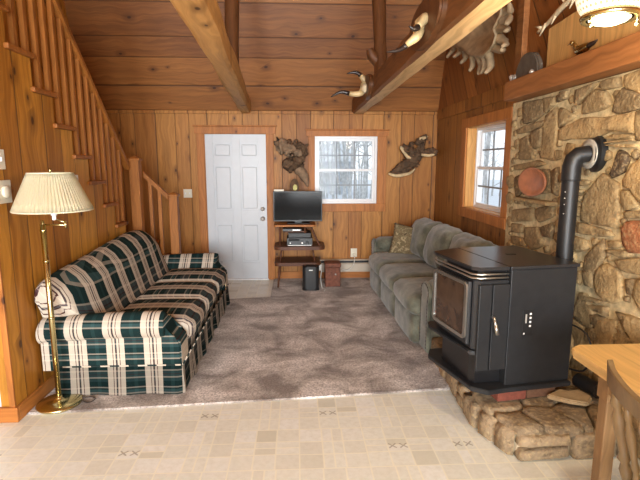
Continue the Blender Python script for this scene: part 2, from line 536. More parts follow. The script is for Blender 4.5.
def cushion(bm, c, s, r=.05, puff=.03, n=10, rot=None, puffaxes=(2,), fold=0.0):
    """soft rounded block: size s, corner radius r, crowned by puff"""
    c = Vector(c)
    g = bmesh.ops.create_cube(bm, size=2)
    vs = g['verts']
    es = list({e for v in vs for e in v.link_edges})
    rr = bmesh.ops.subdivide_edges(bm, edges=es, cuts=n, use_grid_fill=True)
    vs = list(bm.verts)
    h = Vector(s) / 2
    for v in vs:
        q = v.co.copy()
        p = Vector((q.x * h.x, q.y * h.y, q.z * h.z))
        inner = Vector([max(-(h[i] - r), min(h[i] - r, p[i])) for i in range(3)])
        d = p - inner
        if d.length > 1e-6:
            # put on rounded surface
            m = max(abs(q.x), abs(q.y), abs(q.z))
            p = inner + d.normalized() * r if m > .999 else p
        for ax in puffaxes:
            o = [i for i in range(3) if i != ax]
            w = (1 - q[o[0]] ** 2) * (1 - q[o[1]] ** 2)
            w = max(0, w) ** .6
            p[ax] += puff * w * (1 if q[ax] > 0 else -1) * abs(q[ax])
        if fold:
            nz = noise.noise(Vector((p.x * 6 + c.x * 3, p.y * 6 + c.y * 7, p.z * 6))) + .5 * noise.noise(Vector((p.x * 15, p.y * 17 + c.y * 7, p.z * 9)))
            p += p.normalized() * nz * fold
        if rot is not None: p = rot @ p
        v.co = c + p
    return vs


def obj(name, bm, mat, parent=None, smooth=False, angle=None, loc=None):
    bmesh.ops.recalc_face_normals(bm, faces=bm.faces)
    me = bpy.data.meshes.new(name)
    bm.to_mesh(me); bm.free()
    for m in (mat if isinstance(mat, (list, tuple)) else [mat]): me.materials.append(m)
    if smooth:
        me.polygons.foreach_set('use_smooth', [True] * len(me.polygons))
        if angle is not None:
            try: me.set_sharp_from_angle(angle=R(angle))
            except Exception: pass
    o = bpy.data.objects.new(name, me)
    COL.objects.link(o)
    if parent is not None:
        o.parent = parent
        o.matrix_parent_inverse = Matrix.LocRotScale(parent.location, parent.rotation_euler, None).inverted() if parent.type == 'EMPTY' and not parent.parent else Matrix()
        if parent.type != 'EMPTY' or parent.parent:
            o.matrix_parent_inverse = Matrix()
            if parent.location.length or parent.rotation_euler.x or parent.rotation_euler.y or parent.rotation_euler.z:
                o.matrix_parent_inverse = parent.matrix_basis.inverted()
    return o


def tag(o, label=None, cat=None, group=None, kind=None):
    if label: o['label'] = label
    if cat: o['category'] = cat
    if group: o['group'] = group
    if kind: o['kind'] = kind
    return o


def thing(name, label, cat, loc=(0, 0, 0), rz=0.0, group=None):
    o = bpy.data.objects.new(name, None)
    COL.objects.link(o); o.empty_display_size = .1
    o.location = loc; o.rotation_euler = (0, 0, rz)
    return tag(o, label, cat, group)


def box(name, x0, x1, y0, y1, z0, z1, mat, parent=None, bev=0.0, seg=2, smooth=False):
    bm = bmesh.new(); add_box(bm, x0, x1, y0, y1, z0, z1, None, bev, seg)
    return obj(name, bm, mat, parent, smooth)


def struct(name, bm, mat, **kw):
    return tag(obj(name, bm, mat, **kw), kind='structure')


def lobj(name, bm, mat, parent, **kw):
    """part whose mesh is already in its parent's local frame"""
    o = obj(name, bm, mat, None, **kw)
    o.parent = parent
    return o


def sbox(name, *a, **k): return tag(box(name, *a, **k), kind='structure')


XL, XR, YB, XS = -1.79, 1.93, 6.55, -2.75
YF = -3.2

# ------------------------------------------------------------------ setting
bm = bmesh.new(); add_box(bm, XS - .1, XR + .1, YF - .1, YB + .1, -.12, 0)
struct('floor', bm, m_vinyl)


def wall_with_hole(name, axis, at0, at1, a0, a1, z0, z1, holes, mat, cutpoly=None):
    """wall slab normal to axis between at0..at1, spanning a (other horizontal) and z with rectangular holes"""
    bm = bmesh.new()
    xs = sorted({a0, a1} | {h[0] for h in holes} | {h[1] for h in holes})
    zs = sorted({z0, z1} | {h[2] for h in holes} | {h[3] for h in holes})
    for i in range(len(xs) - 1):
        for j in range(len(zs) - 1):
            cx, cz = (xs[i] + xs[i + 1]) / 2, (zs[j] + zs[j + 1]) / 2
            if any(h[0] < cx < h[1] and h[2] < cz < h[3] for h in holes): continue
            if axis == 1: add_box(bm, xs[i], xs[i + 1], at0, at1, zs[j], zs[j + 1])
            else: add_box(bm, at0, at1, xs[i], xs[i + 1], zs[j], zs[j + 1])
    bmesh.ops.remove_doubles(bm, verts=bm.verts, dist=1e-5)
    # drop inner faces
    seen = {}
    for f in list(bm.faces):
        key = tuple(sorted(v.index for v in f.verts)) if False else tuple(sorted((round(v.co.x, 4), round(v.co.y, 4), round(v.co.z, 4)) for v in f.verts))
        seen.setdefault(key, []).append(f)
    for fs in seen.values():
        if len(fs) > 1: bmesh.ops.delete(bm, geom=fs, context='FACES_ONLY')
    return struct(name, bm, mat)


DX0, DX1, DZ = -1.245, -.405, 2.015
WX0, WX1, WZ0, WZ1 = .245, 1.115, 1.065, 1.99      # back window opening
wall_with_hole('wall_back', 1, YB, YB + .16, XS - .1, XR + .1, 0, 2.36, [(DX0, DX1, 0, DZ), (WX0, WX1, WZ0, WZ1)], m_back)
# right wall, window opening
RY0, RY1, RZ0, RZ1 = 4.33, 5.36, 1.12, 2.02
wall_with_hole('wall_right', 0, XR, XR + .2, YF - .1, YB + .1, 0, 2.33, [(RY0, RY1, RZ0, RZ1)], m_right)
# gable part of the right wall with boards set on the slant
k = pine('pine_gable_boards', 'y', 'z', .3, seed=23, **dict(c0=srgb(148, 92, 44), c1=srgb(168, 110, 56), c2=srgb(118, 70, 32)))
for nd in k.node_tree.nodes:
    if nd.type == 'SEPXYZ' and nd.inputs[0].is_linked:
        mp = k.node_tree.nodes.new('ShaderNodeMapping'); mp.inputs['Rotation'].default_value = (R(33), 0, 0)
        src = nd.inputs[0].links[0].from_socket
        k.node_tree.links.new(src, mp.inputs['Vector']); k.node_tree.links.new(mp.outputs[0], nd.inputs[0])
        break
m_gable = k
GAB = [(YB, 2.33), (5.98, 4.0), (3.5, 5.0), (YF - .1, 5.0), (YF - .1, 2.33)]
bm = bmesh.new(); add_prism(bm, GAB, 0, XR, XR + .2)
struct('wall_gable', bm, m_gable)
bm = bmesh.new(); add_prism(bm, GAB + [(YF - .1, 0), (YB + .1, 0), (YB + .1, 2.33)], 0, XS - .15, XS)
struct('wall_left', bm, pine('pine_stairwell_wall', 'y', 'z', .22, seed=41, **LEFTC))
bm = bmesh.new()
add_prism(bm, [(YB - .005, 2.32), (YB + .15, 2.36), (6.12, 4.08), (5.98, 3.98)], 0, XS - .1, XR + .1)
struct('ceiling', bm, m_ceil)
bm = bmesh.new()
add_prism(bm, [(5.98, 3.98), (6.12, 4.08), (3.55, 5.12), (YF - .1, 5.12), (YF - .1, 5.0), (3.5, 5.0)], 0, XS - .1, XR + .1)
struct('ceiling_upper', bm, m_ceil2)
# wall behind the viewer with two tall windows letting the daylight in
HOLES = [(-2.3, -.75, .5, 2.6), (-.3, 1.5, .5, 2.6)]
wall_with_hole('wall_front', 1, YF - .16, YF, XS - .1, XR + .1, 0, 5.0, HOLES, m_back)
for i, (a, b, c, d) in enumerate(HOLES):
    bm = bmesh.new()
    for (x0, x1, z0, z1) in ((a, b, c, c + .06), (a, b, d - .06, d), (a, a + .06, c + .06, d - .06), (b - .06, b, c + .06, d - .06), ((a + b) / 2 - .03, (a + b) / 2 + .03, c + .06, d - .06)):
        add_box(bm, x0, x1, YF - .13, YF - .05, z0, z1)
    w = struct('window_%d' % (i + 3), bm, m_white)
    bm = bmesh.new(); add_box(bm, a + .06, b - .06, YF - .1, YF - .095, c + .06, d - .06)
    obj('pane', bm, m_glass, w)

# stair side wall: stepped top
N0 = 3.165


def tz(i): return 2.355 - .2215 * i


def ty(i): return N0 + .26 * i


poly = [(2.88, 0), (2.88, tz(-1) - .03), (ty(0), tz(-1) - .03)]
for i in range(0, 7):
    poly += [(ty(i), tz(i) - .035), (ty(i + 1), tz(i) - .035)]
poly += [(ty(7), .8), (5.29, .8), (5.29, 0)]
bm = bmesh.new(); add_prism(bm, poly, 0, XL - .09, XL)
struct('wall_stair_side', bm, m_left)
# white end wall turning the corner + pine corner board
sbox('wall_stair_end', XS, XL - .0905, 2.88, 2.96, 0, 2.30, m_whitewall)
bm = bmesh.new(); add_box(bm, XL - .032, XL + .004, 2.862, 2.8795, .1, 2.3, None, .003)
struct('trim_1', bm, m_trim)
bm = bmesh.new(); add_box(bm, XS, XL + .018, 2.855, 2.879, 0, .10, None, .004)
struct('baseboard_stair_end', bm, m_trimh)
bm = bmesh.new(); add_box(bm, XL + .0005, XL + .018, 2.88, 5.28, 0, .10, None, .004)
struct('baseboard_left', bm, m_trimy)
bm = bmesh.new()
add_box(bm, DX1 + .11, XR - .005, YB - .018, YB - .0005, 0, .11, None, .004)
struct('baseboard_back', bm, m_trimh)
# gable details on the right wall: plate board, studs
bm = bmesh.new(); add_box(bm, XR - .02, XR - .0005, 4.1, YB - .05, 2.2, 2.335, None, .003)
struct('trim_2', bm, m_right)
bm = bmesh.new(); add_box(bm, XR - .05, XR - .0005, 4.05, 4.17, 2.36, 4.6, None, .004)
struct('trim_3', bm, m_mantel)
# back wall top moulding
bm = bmesh.new(); add_box(bm, XL - .9, XR - .01, YB - .03, YB - .0005, 2.275, 2.315, None, .004)
struct('trim_4', bm, m_back)

# --- door
d = tag(obj('door_1', (lambda b: (add_box(b, DX0 + .004, DX1 - .004, YB + .03, YB + .07, .012, DZ - .004), b)[1])(bmesh.new()), m_door), kind='structure')
# raised stiles / rails around six panels
bm = bmesh.new()
W = DX1 - DX0
st = .115
xsP = [(DX0 + st, DX0 + W / 2 - .055), (DX0 + W / 2 + .055, DX1 - st)]
zsP = [(.24, .80), (.98, 1.60), (1.70, 1.90)]
for x0, x1 in [(DX0 + .004, xsP[0][0]), (xsP[0][1], xsP[1][0]), (xsP[1][1], DX1 - .004)]:
    add_box(bm, x0, x1, YB + .018, YB + .0305, .012, DZ - .004, None, .002)
for z0, z1 in [(.012, zsP[0][0]), (zsP[0][1], zsP[1][0]), (zsP[1][1], zsP[2][0]), (zsP[2][1], DZ - .004)]:
    for x0, x1 in xsP:
        add_box(bm, x0, x1, YB + .018, YB + .0305, z0, z1)
obj('door_frame', bm, m_door, d)
for x0, x1 in xsP:
    for z0, z1 in zsP:
        bm = bmesh.new()
        add_box(bm, x0 + .025, x1 - .025, YB + .02, YB + .031, z0 + .025, z1 - .025, None, .009, 1)
        obj('door_panel', bm, m_door, d)
for zz, r in ((1.0, .027), (.865, .03)):
    bm = bmesh.new()
    add_lathe(bm, [(r, .018), (r, .008), (r * .5, .004), (r * .45, -.02), (r * .95, -.03), (r, -.048), (r * .7, -.06), (0, -.062)], (DX1 - .07, YB, zz), 18, 'y')
    obj('door_knob' if zz < .9 else 'deadbolt', bm, m_nickel, d, smooth=True)
# casing
bm = bmesh.new()
add_box(bm, DX0 - .095, DX0 + .003, YB - .022, YB - .0005, 0, DZ, None, .004)
add_box(bm, DX1 - .003, DX1 + .095, YB - .022, YB - .0005, 0, DZ, None, .004)
add_box(bm, DX0 - .12, DX1 + .125, YB - .03, YB - .0005, DZ - .003, DZ + .095, None, .004)
add_box(bm, DX0 - .135, DX1 + .14, YB - .042, YB - .0005, DZ + .0955, DZ + .112, None, .004)
add_box(bm, DX0 - .0, DX0 + .01, YB, YB + .1, 0, DZ)
add_box(bm, DX1 - .01, DX1, YB, YB + .1, 0, DZ)
struct('trim_5', bm, m_trim)
sbox('door_threshold_1', DX0, DX1, YB - .03, YB + .1, .001, .012, m_white)


# --- windows (sashes)
def sash_window(name, axis, plane, a0, a1, z0, z1, t=.05):
    """white double hung sash set in opening; plane = coordinate of inner face; extends outward t*2"""
    def B(bm, p0, p1, u0, u1, w0, w1, bev=.003):
        if axis == 1: add_box(bm, u0, u1, p0, p1, w0, w1, None, bev, 1)
        else: add_box(bm, p0, p1, u0, u1, w0, w1, None, bev, 1)
    bm = bmesh.new()
    f = .035
    for (u0, u1, w0, w1) in ((a0, a0 + f, z0, z1), (a1 - f, a1, z0, z1), (a0 + f, a1 - f, z0, z0 + f), (a0 + f, a1 - f, z1 - f, z1)):
        B(bm, plane, plane + .09, u0, u1, w0, w1)
    root = struct(name, bm, m_white)
    zm = (z0 + z1) / 2
    for (w0, w1, off) in ((z0 + f, zm + .018, .012), (zm - .018, z1 - f, .045)):
        bm = bmesh.new(); s = .03
        u0, u1 = a0 + f, a1 - f
        for (p, q, r_, v) in ((u0, u0 + s, w0, w1), (u1 - s, u1, w0, w1), (u0 + s, u1 - s, w0, w0 + s), (u0 + s, u1 - s, w1 - s, w1)):
            B(bm, plane + off, plane + off + .028, p, q, r_, v)
        sh = obj('sash', bm, m_white, root)
        bm = bmesh.new()
        iu0, iu1, iw0, iw1 = u0 + s, u1 - s, w0 + s, w1 - s
        for k in (1, 2):
            c = iu0 + (iu1 - iu0) * k / 3
            B(bm, plane + off + .008, plane + off + .018, c - .009, c + .009, iw0, iw1, 0)
        c = (iw0 + iw1) / 2
        for k in range(3):
            p0_ = iu0 + (iu1 - iu0) * k / 3 + .009; p1_ = iu0 + (iu1 - iu0) * (k + 1) / 3 - .009
            B(bm, plane + off + .008, plane + off + .018, p0_, p1_, c - .009, c + .009, 0)
        obj('muntin', bm, m_muntin, sh)
        bm = bmesh.new()
        B(bm, plane + off + .012, plane + off + .0145, iu0, iu1, iw0, iw1, 0)
        obj('pane', bm, m_glass, sh)
    return root


sash_window('window_1', 1, YB + .04, WX0, WX1, WZ0, WZ1)
bm = bmesh.new()
add_box(bm, WX0 - .085, WX0 + .004, YB - .022, YB - .0005, WZ0 - .0, WZ1, None, .004)
add_box(bm, WX1 - .004, WX1 + .12, YB - .022, YB - .0005, WZ0 - .0, WZ1, None, .004)
add_box(bm, WX0 - .11, WX1 + .145, YB - .03, YB - .0005, WZ1 - .004, WZ1 + .075, None, .004)
add_box(bm, WX0 - .125, WX1 + .16, YB - .042, YB - .0005, WZ1 + .0755, WZ1 + .09, None, .004)
add_box(bm, WX0 - .085, WX1 + .12, YB - .03, YB - .0005, WZ0 - .105, WZ0 + .004, None, .004)
struct('trim_6', bm, m_trim)
sash_window('window_2', 0, XR + .1, RY0, RY1, RZ0, RZ1)
bm = bmesh.new()
add_box(bm, XR - .022, XR - .0005, RY0 - .12, RY0 + .004, RZ0 - .0, RZ1, None, .004)
add_box(bm, XR - .022, XR - .0005, RY1 - .004, RY1 + .14, RZ0 - .0, RZ1, None, .004)
add_box(bm, XR - .026, XR - .0005, RY0 - .12, RY1 + .14, RZ1 - .004, RZ1 + .10, None, .004)
add_box(bm, XR - .03, XR - .0005, RY0 - .12, RY1 + .14, RZ0 - .10, RZ0 + .004, None, .004)
struct('trim_7', bm, m_trim)
bm = bmesh.new()   # jamb liners
m_jamb = pine('pine_jamb', 'x', 'z', .3, joints=False, knots=.5, seed=50, **dict(c0=srgb(214, 160, 92), c1=srgb(226, 176, 108), c2=srgb(200, 140, 76)))
add_box(bm, XR, XR + .1, RY1 - .012, RY1 - .0005, RZ0, RZ1)
add_box(bm, XR, XR + .1, RY0 + .0005, RY0 + .012, RZ0, RZ1)
add_box(bm, XR, XR + .1, RY0 + .012, RY1 - .012, RZ0 + .0005, RZ0 + .012)
add_box(bm, XR, XR + .1, RY0 + .012, RY1 - .012, RZ1 - .012, RZ1 - .0005)
struct('trim_8', bm, m_jamb)

# ------------------------------------------------------------------ beams, posts
def hewn(bm, x0, x1, y0, y1, z0, z1, seed, amp=.012, skew=0.0, n=26, wane=.02):
    prof = []
    for i in range(n + 1):
        t = i / n; y = y0 + (y1 - y0) * t
        def j(k): return noise.noise(Vector((seed + k * 5.1, y * 1.6, .3))) * amp
        s = skew * (1 - t)
        ch = wane * (1 + .6 * noise.noise(Vector((seed, y * 2.5, 9))))
        pts = [(x0 + s + j(0) + ch, z0 + j(9) * .4), (x1 + s + j(1) - ch, z0 + j(9) * .4), (x1 + s + j(2), z0 + ch + j(3) * .5), (x1 + s + j(2), z1 - ch),
               (x1 + s - ch, z1), (x0 + s + ch, z1), (x0 + s + j(5), z1 - ch), (x0 + s + j(5), z0 + ch)]
        prof.append([bm.verts.new((p[0], y, p[1])) for p in pts])
    for a, b in zip(prof, prof[1:]):
        for k in range(8):
            f = bm.faces.new((a[k], a[(k + 1) % 8], b[(k + 1) % 8], b[k]))
            f.material_index = 1 if k in (0,) else 0
    bm.faces.new(prof[0]); bm.faces.new(list(reversed(prof[-1])))


bm = bmesh.new(); hewn(bm, .755, .905, -.6, 6.50, 2.28, 2.49, 3.3)
b = tag(obj('tie_beam', bm, [m_beam_d, m_beam_lit], smooth=True, angle=35), 'hewn timber tie beam on the right carrying the horn plaques, underside coloured paler as if lit', 'beam', 'ceiling tie beams')
bm = bmesh.new(); add_lathe(bm, [(.068, 0), (.062, -.02), (.0, -.028)], (.83, 6.497, 2.345), 16, 'y')
bm.free()
bm = bmesh.new(); hewn(bm, -.745, -.605, -.6, 6.50, 2.28, 2.47, 8.8, .014, .363, 26, .022)
k2 = pine('sawn_beam_face_dusky', 'x', 'y', .3, joints=False, knots=.9, seed=24, rough=.6, **dict(c0=srgb(176, 128, 70), c1=srgb(196, 150, 90), c2=srgb(146, 100, 50)))
tag(obj('tie_beam', bm, [k2, k2], smooth=True, angle=35), 'plain rough hewn timber tie beam on the left with nothing mounted', 'beam', 'ceiling tie beams')


def log_post(x, label, seed, knob=False):
    bm = bmesh.new()
    P = [(x, 4.78, 2.47), (x, 4.86, 2.8), (x - .0, 4.95, 3.2), (x, 5.12, 3.8), (x, 5.17, 4.12)]
    add_tube(bm, P, [.072, .066, .07, .066, .07], 12)
    if knob:
        add_tube(bm, [(x - .02, 4.82, 2.60), (x - .09, 4.8, 2.66), (x - .12, 4.79, 2.72)], [.055, .05, .03], 10)
    for v in bm.verts:
        v.co.x += noise.noise(v.co * 5 + Vector((seed, 0, 0))) * .015
    return tag(obj('log_post', bm, m_post, smooth=True, angle=50), label, 'post', 'log posts standing on the tie beams')


log_post(-.62, 'dark peeled log post rising from the left tie beam', 1)
log_post(.83, 'dark peeled log post with a branch stub rising from the right tie beam', 5, True)


# horn plaques on right tie beam
def horn(bm_c, bm_t, pts, radii, split):
    add_tube(bm_c, pts[:split + 1], radii[:split + 1], 12)
    add_tube(bm_t, pts[split:], [r * 1.01 for r in radii[split:]], 12)


def smoothpath(P, n=4):
    P = [Vector(p) for p in P]; out = []
    for i in range(len(P) - 1):
        p0 = P[max(0, i - 1)]; p1 = P[i]; p2 = P[i + 1]; p3 = P[min(len(P) - 1, i + 2)]
        for k in range(n):
            t = k / n
            out.append(.5 * ((2 * p1) + (p2 - p0) * t + (2 * p0 - 5 * p1 + 4 * p2 - p3) * t * t + (3 * p1 - p0 - 3 * p2 + p3) * t ** 3))
    out.append(P[-1]); return out


def radpath(rs, n=4):
    out = []
    for a, b in zip(rs, rs[1:]):
        out += [a + (b - a) * k / n for k in range(n)]
    return out + [rs[-1]]


def plaque(bm, y, z, ry, rz, x0, x1):
    prof = []
    poly = [(y + ry * math.copysign(abs(math.cos(a)) ** .8, math.cos(a)), z + rz * math.sin(a)) for a in [2 * PI * k / 36 for k in range(36)]]
    vs = add_prism(bm, poly, 0, x0, x1)
    es = [e for e in bm.edges if all(abs(v.co.x - x0) < 1e-5 for v in e.verts)]
    bmesh.ops.bevel(bm, geom=es, offset=.012, segments=2, affect='EDGES')


def horn_mount(label, y, z, ry, rz, A, B, ra, rb, boss):
    root = thing('horn_plaque', label, 'horn mount', (.75, y, z - rz), 0, 'horn mounts on the right tie beam')
    bm = bmesh.new(); plaque(bm, y, z, ry, rz, .718, .757)
    obj('plaque', bm, m_post, root, smooth=True, angle=40)
    bm = bmesh.new(); bmesh.ops.create_uvsphere(bm, u_segments=16, v_segments=10, radius=boss, matrix=Matrix.Translation((.71, y, z - .01)) @ Matrix.Diagonal((.8, 1.1, 1, 1)))
    obj('skull_cap', bm, m_bone, root, smooth=True)
    for P, rr in ((A, ra), (B, rb)):
        pts = smoothpath(P); rad = radpath(rr)
        sp = int(len(pts) * .55)
        b1, b2 = bmesh.new(), bmesh.new()
        horn(b1, b2, pts, rad, sp)
        h = obj('horn', b1, m_hornm, root, smooth=True)
        obj('horn_tip', b2, m_horn, h, smooth=True)


def mp(u, v, y):  # photo point at a given distance
    return measure(u, v, 1, y)


horn_mount('dark oval plaque with two curved cattle horns near the far end of the beam', 5.02, 2.395, .26, .118,
           [(.70, 5.05, 2.42), mp(366, 84, 5.1), mp(362, 77, 5.1), mp(356, 72.5, 5.1), mp(347, 73.5, 5.1)],
           [(.70, 5.05, 2.40), mp(361, 93, 5.1), mp(352, 94, 5.1), mp(341, 92, 5.1), mp(331, 97, 5.1)],
           [.036, .034, .028, .019, .004], [.036, .032, .026, .018, .004], .048)
horn_mount('dark oval plaque with two curling pale horns nearest the viewer on the beam', 2.80, 2.405, .335, .125,
           [(.70, 2.8, 2.40), mp(425, 18, 2.72), mp(419, 26, 2.66), mp(414, 29, 2.63), mp(409, 26, 2.62)],
           [(.70, 2.8, 2.38), mp(417, 36, 2.75), mp(409, 43, 2.75), mp(399, 50, 2.78), mp(386, 52, 2.8)],
           [.032, .028, .02, .013, .003], [.036, .027, .019, .012, .003], .045)

# ------------------------------------------------------------------ staircase
st = thing('staircase', 'pine staircase rising toward the viewer behind the plaid sofa wall', 'staircase', (-2.3, 4.4, 0))
for i in range(-2, 8):
    bm = bmesh.new(); z = tz(i)
    y0 = ty(i) - .03 - (.03 if i > -3 else 0)
    add_box(bm, XS + .003, XL + (.028 if i < 7 else -.09), y0 + .035, ty(i) + .285, z - .033, z, None, .006)
    obj('tread', bm, m_stairt, st)
    bm = bmesh.new(); add_box(bm, XS + .004, XL - .091, ty(i + 1) - .01, ty(i + 1) + .008, z - .22, z - .034)
    obj('riser', bm, m_stair, st)
bm = bmesh.new(); add_box(bm, XS + .004, XL - .1, 5.44, YB - .05, .56, .60, None, .005); obj('landing', bm, m_stairt, st)
for j, (x1, z) in enumerate(((-1.60, .40), (-1.38, .20))):
    bm = bmesh.new(); add_box(bm, XL - .1, x1, 5.58, YB - .05, z - .04, z, None, .006); obj('tread', bm, m_stairt, st)
    bm = bmesh.new(); add_box(bm, x1 - .03, x1 - .012, 5.59, YB - .06, .02 if j else .2, z - .041); obj('riser', bm, m_stair, st)

rl = thing('stair_railing', 'reddish pine stair railing with square balusters and newel', 'railing', (XL, 4.4, 1.0))
RS = .925


def railz(y): return 1.625 + (5.2 - y) * RS


k = 0
for n in range(-4, 15):
    y = 3.19 + .131 * n
    i = math.floor((y - N0) / .26)
    if i < -2 or i > 7 or y > 5.1: continue
    bm = bmesh.new()
    add_box(bm, XL - .055, XL - .022, y - .017, y + .017, tz(i) + .0005, railz(y) - .03)
    obj('baluster', bm, m_stair, rl)
bm = bmesh.new()
add_prism(bm, [(2.5, railz(2.5) - .04), (5.24, railz(5.24) - .04), (5.24, railz(5.24) + .035), (2.5, railz(2.5) + .035)], 0, XL - .068, XL - .008)
bmesh.ops.bevel(bm, geom=list(bm.edges), offset=.008, segments=2, affect='EDGES')
obj('handrail', bm, m_stair, rl)


def newel(x, y, w, z0, ztop, name):
    bm = bmesh.new()
    add_box(bm, x - w / 2, x + w / 2, y - w / 2, y + w / 2, z0, ztop - .05, None, .004)
    c = w / 2 + .012
    add_box(bm, x - c, x + c, y - c, y + c, ztop - .055, ztop - .03, None, .004)
    vs = [bm.verts.new((x + sx * c * .9, y + sy * c * .9, ztop - .031)) for sx, sy in ((-1, -1), (1, -1), (1, 1), (-1, 1))]
    top = bm.verts.new((x, y, ztop))
    for a in range(4): bm.faces.new((vs[a], vs[(a + 1) % 4], top))
    return obj(name, bm, m_stair, rl)


newel(-1.775, 5.35, .105, 0, 1.705, 'newel_post')
newel(-1.425, 5.55, .095, 0, 1.30, 'newel_post')
bm = bmesh.new()
add_prism(bm, [(-1.73, 1.47), (-1.47, 1.215), (-1.47, 1.275), (-1.73, 1.53)], 1, 5.46, 5.52)
obj('handrail', bm, m_stair, rl)
for x in (-1.665, -1.565):
    bm = bmesh.new(); add_box(bm, x - .018, x + .018, 5.47, 5.506, .3, 1.47 - (x + 1.73) * .98 + .01); obj('baluster', bm, m_stair, rl)

# ------------------------------------------------------------------ carpet
bm = bmesh.new()
ea, eb = 2.945, 3.19        # near edge at left / right wall
nx, ny = 60, 60
poly = [(XL + .02, ea), (-1.0, 3.00), (0, 3.07), (1.14, 3.16), (1.14, 3.74), (1.30, 3.76), (XR - .02, 3.76), (XR - .02, YB - .02), (-.335, YB - .02), (-.325, 5.60),
        (-.90, 5.52), (-1.30, 5.50), (XL + .02, 5.27)]
add_prism(bm, poly, 2, .0006, .014)
es = [e for e in bm.edges if all(v.co.z > .013 for v in e.verts)]
bmesh.ops.bevel(bm, geom=es, offset=.006, segments=2, affect='EDGES')
tag(obj('carpet', bm, m_carpet), 'mottled brown grey shag carpet between the two sofas', 'carpet')

